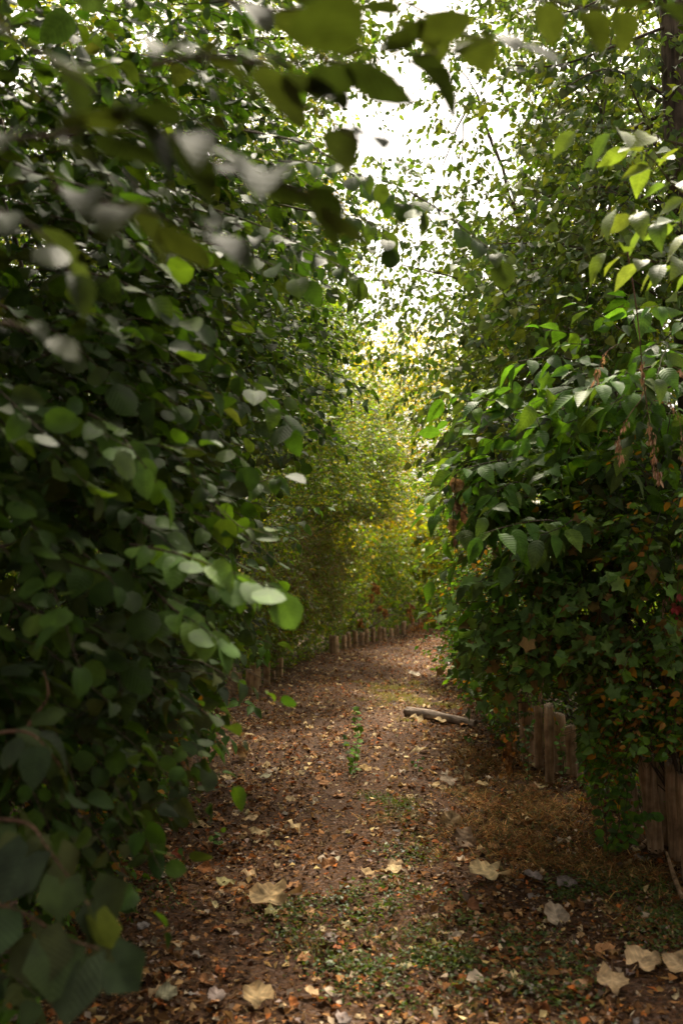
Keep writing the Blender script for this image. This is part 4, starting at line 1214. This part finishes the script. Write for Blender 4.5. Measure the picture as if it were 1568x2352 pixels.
# rows further out, which keep the passage dark and close the gaps
for i, (lab, x, y, zz, rad, spn, dn) in enumerate([
    ('thick evergreen hedge tree beyond the hazel', -3.4, 5, 1.8, (1.0, 2.0, 2.0), 'tree', 1.0),
    ('thick evergreen hedge tree beyond the dogwood', -3.6, 9, 1.8, (1.2, 2.2, 2.0), 'tree', 1.0),
    ('thick evergreen hedge tree beyond the privet', -3.6, 14, 2.0, (1.3, 2.6, 2.2), 'tree', 1.0),
    ('tall hedge tree farthest along the shaded side', -3.6, 22, 1.8, (2.4, 3.0, 2.2), 'gold', .9),
    ('thick hedge tree behind the bramble', 3.3, 5.6, 1.7, (1.0, 1.6, 1.9), 'tree', 1.0),
    ('thick hedge tree behind the ivy', 3.9, 10, 1.8, (1.2, 2.2, 2.0), 'tree', 1.0),
    ('thick hedge tree at the inner side of the bend', 4.9, 16, 2.0, (1.5, 2.6, 2.2), 'tree', 1.0),
    ('tall tree behind the bright bush at the bend', 6.5, 26, 2.6, (2.6, 2.0, 2.6), 'gold', .9),
    ('dark tree closing the view straight beyond the bend', 1.5, 34, 1.6, (5.5, 1.5, 2.4), 'tree', 1.0),
]):
    plant('hedge_tree', lab, 'tree', (x, y, 0), [((x, y, zz), rad, dn), ((x, y, .9), (rad[0] * .9, rad[1], .9), 1.0)], spn, npart=0, stems=2, stem_r=.05, far=True, seed=40 + i, lai=2.6, twigs=False, shell=.2)

# canopies above and behind the viewer, added to shade the near leaves
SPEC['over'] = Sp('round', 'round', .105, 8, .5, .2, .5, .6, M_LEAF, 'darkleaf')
for i, (lab, x, y, zz, rad) in enumerate([
    ('spreading unseen tree added for shade across the path behind the viewer', 4.2, -1.4, 3.2, (1.7, 2.6, 1.7)),
    ('unseen tree added for shade overhanging the near bramble', 4.2, 3.4, 3.6, (1.5, 1.6, 1.2)),
    ('unseen tree added behind the viewer to block sky light', 2.2, -4.6, 2.6, (2.2, 1.5, 2.0)),
    ('tree added for shade overhanging the near hazel', -2.9, 3.0, 4.2, (1.7, 2.0, 1.2)),
]):
    plant('shade_tree', lab, 'tree', (x, y, 0), [((x, y, zz), rad, 1.0, 'over'), ((x, y, 1.2), (1.0, rad[1], 1.2), 1.0, 'over')], 'over', npart=0, stems=2, stem_r=.06, far=True, seed=60 + i, lai=2.8, twigs=False, shell=.1,
          trunk=[(x, y, 0), (x, y, 1.6), (x * .95, y, 3.2)])

plant('shade_tree', 'low limbed tree added for shade, arching right over the viewer', 'tree', (-2.2, .2, 0), [((-.4, .0, 3.5), (2.2, 1.7, .7), 1.3, 'over'), ((-.5, 1.7, 3.55), (1.5, 1.1, .35), .9, 'over')], 'over', npart=0, stems=2, stem_r=.06, far=True, seed=77, lai=3.6, twigs=False, shell=.1, slot=False,  # overhead crown added to shield the near boughs from the sky
      trunk=[(-2.2, .2, 0), (-2.1, .2, 1.6), (-1.8, .1, 3.0)])

# ---------------------------------------------------------------- boughs hanging into the view, leaf by leaf
def B(*p):
    return [P(*q) for q in p]


hb = hz_base
bl = [
    # branch over the mid left, its lit look put into a paler palette
    (B((300, 1250, 2.4), (400, 1270, 2.3), (520, 1310, 2.25), (635, 1352, 2.2)), .072, 21, 0),
    (B((330, 1330, 2.6), (400, 1400, 2.5), (450, 1430, 2.45), (500, 1470, 2.4)), .078, 13, 1),
    (B((60, 1250, 2.6), (160, 1290, 2.5), (260, 1330, 2.4), (330, 1400, 2.4)), .085, 12, 2),
    (B((40, 1380, 2.7), (130, 1420, 2.6), (210, 1450, 2.5), (280, 1510, 2.5)), .085, 11, 3),
    (B((350, 760, 3.2), (450, 790, 3.1), (560, 870, 3.0), (670, 980, 2.9)), .075, 18, 4),
    (B((250, 860, 3.0), (350, 900, 2.9), (450, 960, 2.9), (560, 1060, 2.8)), .072, 15, 5),
    (B((200, 950, 2.4), (260, 980, 2.4), (310, 1040, 2.3), (360, 1110, 2.3)), .085, 9, 6),
    (B((460, 470, 3.4), (600, 520, 3.3), (720, 580, 3.2), (830, 640, 3.1)), .072, 18, 7),
    (B((640, 370, 3.3), (760, 380, 3.2), (880, 440, 3.1), (960, 480, 3.0)), .070, 16, 8),
    (B((940, 440, 3.3), (1020, 490, 3.2), (1090, 545, 3.1), (1150, 590, 3.0)), .072, 10, 9),
    (B((380, 560, 3.0), (480, 560, 2.9), (580, 590, 2.9), (700, 640, 2.8)), .070, 14, 10),
    (B((560, 300, 3.2), (700, 330, 3.1), (820, 400, 3.0), (900, 420, 3.0)), .072, 10, 11),
    (B((640, 470, 3.6), (740, 490, 3.5), (830, 500, 3.4), (900, 560, 3.3)), .072, 12, 12),
    (B((150, 620, 2.6), (260, 640, 2.6), (360, 690, 2.6), (440, 740, 2.6)), .078, 12, 13),
    (B((0, 700, 2.4), (90, 740, 2.4), (180, 800, 2.4), (250, 870, 2.4)), .078, 11, 14),
    (B((100, 1080, 2.9), (200, 1120, 2.8), (300, 1180, 2.8), (400, 1210, 2.7)), .075, 12, 15),
    (B((380, 1040, 3.3), (460, 1070, 3.2), (560, 1110, 3.1), (650, 1090, 3.0)), .066, 12, 16),
]
for pts, s, n, k in bl:
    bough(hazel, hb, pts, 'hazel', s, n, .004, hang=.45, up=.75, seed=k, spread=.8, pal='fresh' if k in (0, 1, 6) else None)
# blurred leaves close to the lens: another bough of the same tree, crossing over the path, palette darkened as if against the sky
near = [
    (B((-80, 20, 1.0), (40, 90, .95), (150, 160, .95), (240, 220, .95)), .085, 4, 30),
    (B((-40, 330, 1.05), (120, 310, 1.0), (300, 290, 1.0), (430, 330, 1.0)), .085, 8, 31),
    (B((350, 150, 1.2), (480, 130, 1.15), (640, 150, 1.1), (760, 120, 1.1)), .095, 9, 32),
    (B((420, 360, 1.1), (520, 380, 1.1), (620, 410, 1.05), (720, 450, 1.05)), .085, 5, 33),
    (B((120, 430, 1.1), (230, 460, 1.1), (350, 490, 1.05), (470, 530, 1.05)), .085, 6, 34),
    (B((720, 130, 1.3), (820, 150, 1.3), (900, 130, 1.3), (1010, 120, 1.3)), .095, 6, 35),
    (B((640, 230, 1.2), (720, 250, 1.2), (790, 300, 1.2), (860, 340, 1.2)), .075, 4, 36),
    (B((450, -20, 1.4), (600, 20, 1.4), (740, 20, 1.4), (880, 40, 1.4)), .085, 6, 37),
    (B((850, -40, 1.4), (960, 20, 1.4), (1040, 70, 1.4), (1150, 100, 1.4)), .085, 6, 38),
    (B((1150, -60, 1.6), (1260, 0, 1.6), (1380, 20, 1.6), (1500, 0, 1.6)), .09, 8, 39),
    (B((-60, 470, 1.3), (40, 500, 1.3), (120, 560, 1.3), (160, 620, 1.3)), .07, 5, 40),
    (B((0, 740, 1.3), (30, 745, 1.3), (60, 755, 1.3), (100, 770, 1.3)), .06, 2, 41),
]
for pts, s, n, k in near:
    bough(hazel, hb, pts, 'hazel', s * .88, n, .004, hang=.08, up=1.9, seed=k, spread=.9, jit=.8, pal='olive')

# large lobed leaves in the shaded lower corner
mul = empty('mulberry_shoot', (-1.35, 2.3, 0), 'shaded shoot with very large lobed leaves on an orange stalk', 'plant')
for pts, s, n, k in [
    (B((-60, 1880, 2.0), (60, 1890, 1.95), (110, 1950, 1.9), (205, 2080, 1.85)), .085, 9, 50),
    (B((-80, 2050, 1.9), (60, 2100, 1.85), (140, 2150, 1.85), (230, 2180, 1.8)), .095, 8, 51),
    (B((-60, 1700, 2.1), (20, 1680, 2.05), (80, 1690, 2.0), (140, 1760, 2.0)), .085, 7, 52),
    (B((20, 1760, 2.2), (70, 1660, 2.2), (110, 1600, 2.2), (100, 1540, 2.2)), .075, 6, 53),
]:
    bough(mul, (-1.35, 2.3, 0), pts, 'biglobed' if k != 52 else 'hazel', s, n, .005, hang=.7, up=.7, name='stalk', mat=M_STEMR, seed=k, pal='darkleaf')

# ribbed sprigs
dog = empty('dogwood_sapling', (-1.25, 7.2, 0), 'young shrub with flat sprays of ribbed leaves over the shaded post', 'shrub')
for pts, s, n, k in [
    (B((430, 1450, 6.9), (490, 1445, 6.8), (550, 1450, 6.7), (605, 1480, 6.6)), .105, 12, 60),
    (B((440, 1500, 7.0), (500, 1480, 6.9), (560, 1490, 6.8), (600, 1510, 6.7)), .09, 10, 61),
    (B((350, 1690, 6.2), (410, 1680, 6.1), (460, 1670, 6.0), (520, 1690, 5.9)), .11, 12, 62),
    (B((430, 1620, 6.0), (490, 1610, 5.9), (540, 1610, 5.8), (580, 1620, 5.7)), .10, 8, 63),
    (B((380, 1740, 6.2), (420, 1700, 6.1), (470, 1700, 6.0), (500, 1720, 5.9)), .10, 8, 64),
]:
    bough(dog, (-1.25, 7.2, 0), pts, 'dogwood', s, n, .004, hang=.35, up=.9, seed=k, name='sprig')
dog2 = empty('dogwood_sapling', (-1.6, 9.0, 0), 'slender shrub holding out a flat fan of ribbed leaves before the willow', 'shrub')
for pts, s, n, k in [
    (B((520, 1170, 7.8), (600, 1165, 7.7), (670, 1160, 7.6), (750, 1165, 7.5)), .10, 14, 65),
    (B((500, 1200, 7.8), (580, 1200, 7.7), (640, 1210, 7.6), (690, 1200, 7.5)), .10, 12, 66),
    (B((540, 1230, 7.8), (600, 1220, 7.7), (650, 1230, 7.6), (680, 1245, 7.5)), .09, 8, 67),
]:
    bough(dog2, (-1.6, 9.0, 0), pts, 'dogwood', s, n, .004, hang=.3, up=.9, seed=k, name='sprig')
for e, b0, tip in ((dog, (-1.25, 7.2, 0), P(430, 1480, 6.9)), (dog2, (-1.6, 9, 0), P(520, 1180, 7.8)), (mul, (-1.35, 2.3, 0), P(-60, 1880, 2.0))):
    pth = bez([np.array(b0), (np.array(b0) + tip) / 2 + [0, 0, .2], tip], 10)
    V, Fq = tubes(pth[None], np.linspace(.014, .006, 10)[None], 6)
    link('stem', np_mesh('stem', V - np.array(b0), Fq, mats=[M_TWIG]), e)

# the bright ribbed sprays across the path
vib_b = (1.75, 4.9, 0)
vib = empty('viburnum_bush', vib_b, 'bright green ribbed leaf sprays jutting out from the sunny side thicket', 'shrub')
for pts, s, n, k in [
    (B((1300, 1200, 4.6), (1250, 1195, 4.5), (1180, 1205, 4.4), (1110, 1225, 4.3)), .125, 12, 70),
    (B((1340, 1190, 4.7), (1320, 1190, 4.5), (1290, 1210, 4.4), (1240, 1230, 4.3)), .13, 10, 71),
    (B((1230, 1060, 4.9), (1170, 1055, 4.8), (1110, 1065, 4.7), (1050, 1080, 4.6)), .11, 14, 72),
    (B((1200, 990, 4.9), (1170, 960, 4.85), (1165, 940, 4.8), (1160, 920, 4.8)), .10, 12, 73),
    (B((1230, 1130, 4.9), (1200, 1110, 4.8), (1170, 1110, 4.7), (1140, 1130, 4.6)), .105, 10, 74),
    (B((1180, 1330, 4.9), (1150, 1320, 4.8), (1110, 1330, 4.7), (1080, 1345, 4.7)), .10, 8, 75),
    (B((1210, 1230, 4.6), (1190, 1250, 4.5), (1170, 1280, 4.4), (1160, 1310, 4.4)), .12, 7, 76),
    (B((1400, 860, 4.7), (1330, 830, 4.6), (1260, 820, 4.5), (1190, 830, 4.4)), .12, 12, 77),
    (B((1500, 840, 4.4), (1430, 860, 4.3), (1380, 880, 4.2), (1330, 900, 4.2)), .12, 12, 78),
    (B((1560, 880, 4.3), (1500, 900, 4.2), (1450, 900, 4.2), (1400, 930, 4.1)), .12, 10, 79),
]:
    bough(vib, vib_b, pts, 'dogwood', s, n, .005, hang=.5, up=.9, seed=k, name='spray')
for tip in (P(1340, 1190, 4.7), P(1230, 1060, 4.9), P(1400, 860, 4.7)):
    pth = bez([np.array(vib_b), (np.array(vib_b) + tip) / 2 + [.1, 0, .1], tip], 10)
    V, Fq = tubes(pth[None], np.linspace(.014, .006, 10)[None], 6)
    link('stem', np_mesh('stem', V - np.array(vib_b), Fq, mats=[M_TWIG]), vib)

# long pale leaves reaching in near the trunk
wil_b = (2.1, 3.0, 0)
wil = empty('sallow_tree', wil_b, 'tree with long pale yellow green leaves reaching in before the dark trunk', 'tree')
PAL['pale'] = [(0.098, 0.139, 0.032), (0.112, 0.156, 0.035), (0.083, 0.123, 0.032), (0.128, 0.156, 0.035), (0.075, 0.123, 0.035), (0.105, 0.131, 0.042)]
for pts, s, n, k in [
    (B((1640, 480, 2.9), (1560, 440, 2.8), (1500, 370, 2.7), (1460, 340, 2.7)), .10, 9, 80),
    (B((1620, 330, 3.0), (1560, 330, 2.9), (1450, 300, 2.8), (1330, 290, 2.7)), .10, 7, 81),
    (B((1640, 640, 3.1), (1570, 600, 3.0), (1480, 600, 3.0), (1400, 570, 3.0)), .10, 12, 82),
    (B((1640, 560, 3.0), (1580, 520, 2.9), (1500, 500, 2.9), (1420, 470, 2.8)), .10, 9, 83),
]:
    bough(wil, wil_b, pts, 'dogwood', s, n, .004, hang=.55, up=.6, seed=k, pal='pale', shape='dog', name='bough')
pth = bez([np.array(wil_b), (2.0, 3.0, 1.4), (1.6, 3.0, 2.3), P(1640, 560, 3.0)], 12)
V, Fq = tubes(pth[None], np.linspace(.03, .008, 12)[None], 8)
link('stem', np_mesh('stem', V - np.array(wil_b), Fq, mats=[M_BARK]), wil)

# dark trunk in the upper corner
tk = bez([(2.35, 6.3, 0), (2.28, 6.3, 1.8), (2.2, 6.25, 3.4), (2.12, 6.2, 5.4)], 22)
V, Fq = tubes(tk[None], (np.linspace(.14, .085, 22) * (1 + .05 * rng.standard_normal(22)))[None], 14)
tt = empty('old_tree', (2.35, 6.3, 0), 'tree with a straight dark brown trunk rising at the edge of the view', 'tree')
link('trunk', np_mesh('trunk', V - np.array([2.35, 6.3, 0]), Fq, mats=[M_BARK]), tt)
for k, pts in enumerate([B((1530, 60, 6.2), (1400, 110, 6.0), (1280, 150, 5.9), (1180, 150, 5.8)), B((1540, 230, 6.2), (1460, 180, 6.0), (1380, 160, 5.9), (1300, 200, 5.8)),
                         B((1540, 20, 6.2), (1440, -20, 6.0), (1330, 20, 5.9), (1240, 40, 5.8)), B((1545, 480, 6.2), (1440, 440, 6), (1340, 430, 5.8), (1200, 470, 5.7)),
                         B((1545, 620, 6.2), (1400, 590, 6), (1280, 560, 5.8), (1140, 560, 5.7))]):
    bough(tt, (2.35, 6.3, 0), pts, 'poplar', .075, 26, .012, seed=100 + k, hang=.8, up=.4, pal='darkleaf')

# young climbing vine with fresh lobed leaves
vn_b = np.array([1.95, 5.5, 0.0])
vine = empty('climbing_vine', vn_b, 'thin climbing vine with fresh yellow green three lobed leaves', 'vine')
bough(vine, vn_b, [vn_b] + B((1330, 1380, 4.9), (1290, 1120, 4.6), (1268, 1000, 4.5), (1255, 900, 4.5)), 'maple', .062, 30, .003, hang=.3, up=.2, seed=120, pal='lime', shape='lobed', name='stem', mat=M_STEMR, t0=.45)
ros_b = np.array([2.0, 5.6, 0.0])
rose = empty('wild_rose', ros_b, 'wild rose with airy sprays of tiny bright leaves beside the vine', 'shrub')
for k, pts in enumerate([B((1400, 1240, 4.7), (1390, 1180, 4.6), (1380, 1120, 4.6), (1370, 1050, 4.6)), B((1400, 1200, 4.7), (1350, 1160, 4.6), (1300, 1140, 4.6), (1240, 1110, 4.5)),
                         B((1420, 1220, 4.7), (1430, 1160, 4.6), (1440, 1110, 4.6), (1460, 1090, 4.6)), B((1380, 1260, 4.7), (1340, 1210, 4.6), (1290, 1180, 4.6), (1250, 1150, 4.6)),
                         B((1440, 1280, 4.7), (1470, 1250, 4.6), (1500, 1220, 4.6), (1540, 1200, 4.6))]):
    bough(rose, ros_b, pts, 'lime', .034, 34, .0025, hang=.15, up=.5, seed=130 + k, name='spray', spread=1.4)
pth = bez([ros_b, ros_b + [-.05, -.1, .6], P(1400, 1240, 4.7)], 8)
V, Fq = tubes(pth[None], np.linspace(.006, .003, 8)[None], 5)
link('stem', np_mesh('stem', V - ros_b, Fq, mats=[M_TWIG]), rose)
gr_b = G(1390, 1960)
gr = empty('green_seedling', gr_b, 'fresh green leafy shoot growing between the two groups of posts', 'plant')
for k, pts in enumerate([[gr_b] + B((1390, 1900, 5.2), (1370, 1800, 5.1), (1350, 1710, 5.0)), [gr_b] + B((1420, 1900, 5.2), (1420, 1840, 5.1), (1440, 1790, 5.0)), [gr_b] + B((1440, 1930, 5.1), (1470, 1880, 5.0), (1500, 1870, 4.9))]):
    bough(gr, gr_b, pts, 'hazel', .05, 22, .003, hang=.3, up=.4, seed=140 + k, pal='dogwood', name='shoot')

# the little sapling in the middle of the path
sb = G(818, 1786)
sap = empty('path_sapling', sb, 'little green sapling standing alone in the middle of the path', 'plant')
for k, pts in enumerate([[sb] + B((815, 1740, sb[1]), (822, 1690, sb[1] - .02), (818, 1636, sb[1])), [sb] + B((808, 1770, sb[1]), (800, 1740, sb[1]), (795, 1700, sb[1]))]):
    bough(sap, sb, pts, 'maple', .040 if k == 0 else .036, 26 - k * 12, .003, hang=-.1, up=.8, seed=150 + k, pal='lime' if k == 0 else 'dogwood', name='stem', shape='lobed', mat=M_STEMG)
for i, (px, py, n) in enumerate([(958, 1778, 8), (1290, 1660, 26), (1210, 1640, 20), (1080, 1720, 14), (500, 1960, 10)]):
    b0 = G(px, min(py, 2300)) if i in (0, 3, 4) else G(px, 1815)
    t_ = empty('seedling', b0, ['tiny dark green seedling beside the sapling', 'green leafy shoot climbing in front of the pale posts', 'dark leafy shoot hanging over the tall brown post',
                                'weedy green seedling by the dry grass', 'tiny green seedling in the shaded grey litter'][i], 'plant')
    hh = .12 if i in (0, 3, 4) else .45
    bough(t_, b0, [b0, b0 + [.01, 0, hh * .4], b0 + [-.02, -.03, hh * .75], b0 + [.02, -.05, hh]], 'hazel', .035 if i else .03, n, .0025, hang=.1, up=.6, seed=160 + i, pal='dogwood', name='stem', spread=1.3)


# ---------------------------------------------------------------- dead stems, withered flowers and strings of dry leaves
def stalk(label, pts, n, size, pal, name='dead_stem', rad=.003, seed=0, cat='stem', shape='dry', t0=.3, leafname='withered_leaf', mat=None):
    base = np.array(pts[0], float)
    e = empty(name, base, label, cat)
    if leafname == 'seed_cluster':
        shape, n, size = 'lance', int(n * 1.7), size * .72
    bough(e, base, pts, 'orange', size, n, rad, hang=2.2, up=.2, name='stalk', mat=mat or M_STEMR, seed=seed, pal=pal, shape=shape, t0=t0, leafname=leafname, spread=.5, clump=.25 if leafname == 'seed_cluster' else .4, jit=2.0)
    return e


stalk('string of crumpled tan dead leaves dangling at the hedge corner', B((1050, 1080, 4.7), (1042, 1130, 4.7), (1040, 1200, 4.7), (1046, 1285, 4.7)), 16, .062, 'drytan', 'withered_vine', seed=200, cat='vine', t0=.15)
PAL['seed'] = [(.40, .27, .17), (.34, .2, .13), (.42, .27, .19), (.24, .14, .09), (.34, .21, .14), (.38, .24, .17)] or [(.38, .21, .15), (.24, .12, .08), (.36, .21, .15), (.2, .1, .07), (.28, .17, .12), (.33, .18, .13)]
stalk('long brown seed stalk hanging down the middle of the dark thicket', B((1440, 580, 4.0), (1462, 720, 4.0), (1480, 900, 4.0), (1512, 1105, 4.0)), 60, .036, 'seed', 'seed_stalk', .004, 201, t0=.5, leafname='seed_cluster')
stalk('curved brown seed stalk arching beside the long one', B((1470, 920, 4.0), (1440, 960, 4.0), (1420, 1010, 4.0), (1428, 1060, 4.0)), 30, .034, 'seed', 'seed_stalk', .002, 202, t0=.3, leafname='seed_cluster')
stalk('small brown seed stalk drooping at the upper end of the thicket', B((1420, 790, 4.0), (1390, 810, 4.0), (1375, 840, 4.0), (1368, 872, 4.0)), 18, .034, 'seed', 'seed_stalk', .002, 203, t0=.2, leafname='seed_cluster')
stalk('brown seed stalk drooping at the edge of the view', B((1500, 920, 4.0), (1540, 930, 4.0), (1562, 980, 4.0), (1564, 1050, 4.0)), 24, .022, 'seed', 'seed_stalk', .002, 204, t0=.3, leafname='seed_cluster')
stalk('short brown seed spray high at the edge of the view', B((1480, 850, 4.0), (1530, 840, 4.0), (1560, 850, 4.0), (1575, 870, 4.0)), 16, .024, 'seed', 'seed_stalk', .002, 205, t0=.2, leafname='seed_cluster')
stalk('bare arching dead stem with a withered tip hanging over the tall post', B((1330, 1380, 4.6), (1275, 1440, 4.6), (1255, 1520, 4.6), (1240, 1600, 4.6)), 12, .026, 'seed', 'dead_stem', .003, 206, t0=.75, leafname='seed_cluster')
stalk('withered tassel hanging in the shade above the posts', B((1350, 1350, 4.6), (1350, 1400, 4.6), (1348, 1440, 4.6), (1356, 1480, 4.6)), 18, .034, 'seed', 'dead_stem', .002, 207, t0=.4, leafname='seed_cluster')
stalk('withered tassel beside a reddening leaf', B((1400, 1310, 4.6), (1410, 1350, 4.6), (1408, 1390, 4.6), (1412, 1420, 4.6)), 12, .022, 'seed', 'dead_stem', .002, 208, t0=.4, leafname='seed_cluster')
stalk('thick withered tassel near the red leaves', B((1530, 1300, 4.5), (1530, 1360, 4.5), (1520, 1400, 4.5), (1528, 1450, 4.5)), 30, .026, 'seed', 'dead_stem', .003, 209, t0=.4, leafname='seed_cluster')
stalk('thin reddish stem trailing over the grey green leaves', B((1300, 1330, 4.7), (1270, 1400, 4.7), (1258, 1450, 4.7), (1256, 1500, 4.7)), 4, .02, 'orange', 'dead_stem', .0022, 210, leafname='withered_leaf')
stalk('forked orange stem trailing down to the posts', B((1340, 1380, 4.7), (1310, 1420, 4.7), (1290, 1460, 4.7), (1275, 1490, 4.7)), 4, .02, 'orange', 'dead_stem', .0022, 211, leafname='withered_leaf')
stalk('cluster of red leaves at the edge of the view', B((1560, 1290, 4.4), (1556, 1340, 4.4), (1552, 1390, 4.4), (1560, 1420, 4.4)), 22, .032, 'red', 'red_creeper', .002, 212, 'creeper', 'mid', .1, 'leaf')
for i, (px, py, d) in enumerate([(860, 1340, 18.3), (868, 1352, 18.2), (850, 1368, 18.2), (886, 1402, 18.6), (872, 1392, 18.4), (828, 1426, 17.2), (985, 1404, 22)]):
    b0 = P(px, py, d)
    lab = ['brown withered flower head topmost above the far posts', 'brown withered flower head just under the topmost', 'dull brown flower head set back in the leaves', 'round brown flower head low over the far row',
           'small brown flower head beside the round one', 'rusty brown flower head touching the far posts', 'small pale brown flower head above the square topped post'][i]
    stalk(lab, [b0 - [0, 0, .5], b0 - [0, 0, .3], b0 - [.01, 0, .1], b0 + [0, 0, .03]], 34, .055, 'orange', 'flower_head', .006, 220 + i, 'flower', 'dry', .72, 'petal')
for i, pts in enumerate([B((950, 1440, 21), (946, 1420, 21), (942, 1400, 21), (945, 1385, 21)), B((960, 1445, 21), (968, 1428, 21), (976, 1418, 21), (986, 1420, 21)), B((940, 1450, 21), (950, 1436, 21), (962, 1430, 21), (974, 1436, 21))]):
    stalk(['upright rusty dead fern frond at the path bend', 'arching rusty dead fern frond at the path bend', 'low spreading rusty fern frond at the path bend'][i], pts, 46, .10, 'orange', 'fern_frond', .008, 240 + i, 'fern', 'lance', .1, 'leaflet')
stalk('hanging orange dead leaves beside the tall brown post', B((1180, 1640, 6.4), (1176, 1680, 6.4), (1170, 1720, 6.4), (1168, 1760, 6.4)), 26, .05, 'orange', 'withered_vine', .003, 250, 'vine', t0=.1)
stalk('bright orange withered honeysuckle blossom in the shade', B((360, 1740, 4.6), (380, 1752, 4.6), (400, 1756, 4.6), (424, 1758, 4.6)), 22, .03, 'orange', 'honeysuckle_blossom', .002, 251, 'flower', 'lance', .5, 'petal')
stalk('dull orange honeysuckle blossom below the leafy bough', B((290, 1690, 4.5), (300, 1690, 4.5), (310, 1692, 4.5), (322, 1696, 4.5)), 20, .03, 'orange', 'honeysuckle_blossom', .002, 252, 'flower', 'lance', .3, 'petal')
stalk('rusty seed spike standing by the shaded post', B((398, 1770, 6.4), (412, 1750, 6.4), (418, 1730, 6.4), (420, 1710, 6.4)), 24, .035, 'orange', 'seed_spike', .003, 253, 'stem', 'dry', .4, 'seed_cluster')
stalk('hanging brown dead leaves at the path edge below the ribbed leaves', B((540, 1640, 7.6), (548, 1680, 7.6), (556, 1720, 7.6), (560, 1745, 7.6)), 22, .06, 'drytan', 'withered_vine', .003, 254, 'vine', t0=.1)

flush()
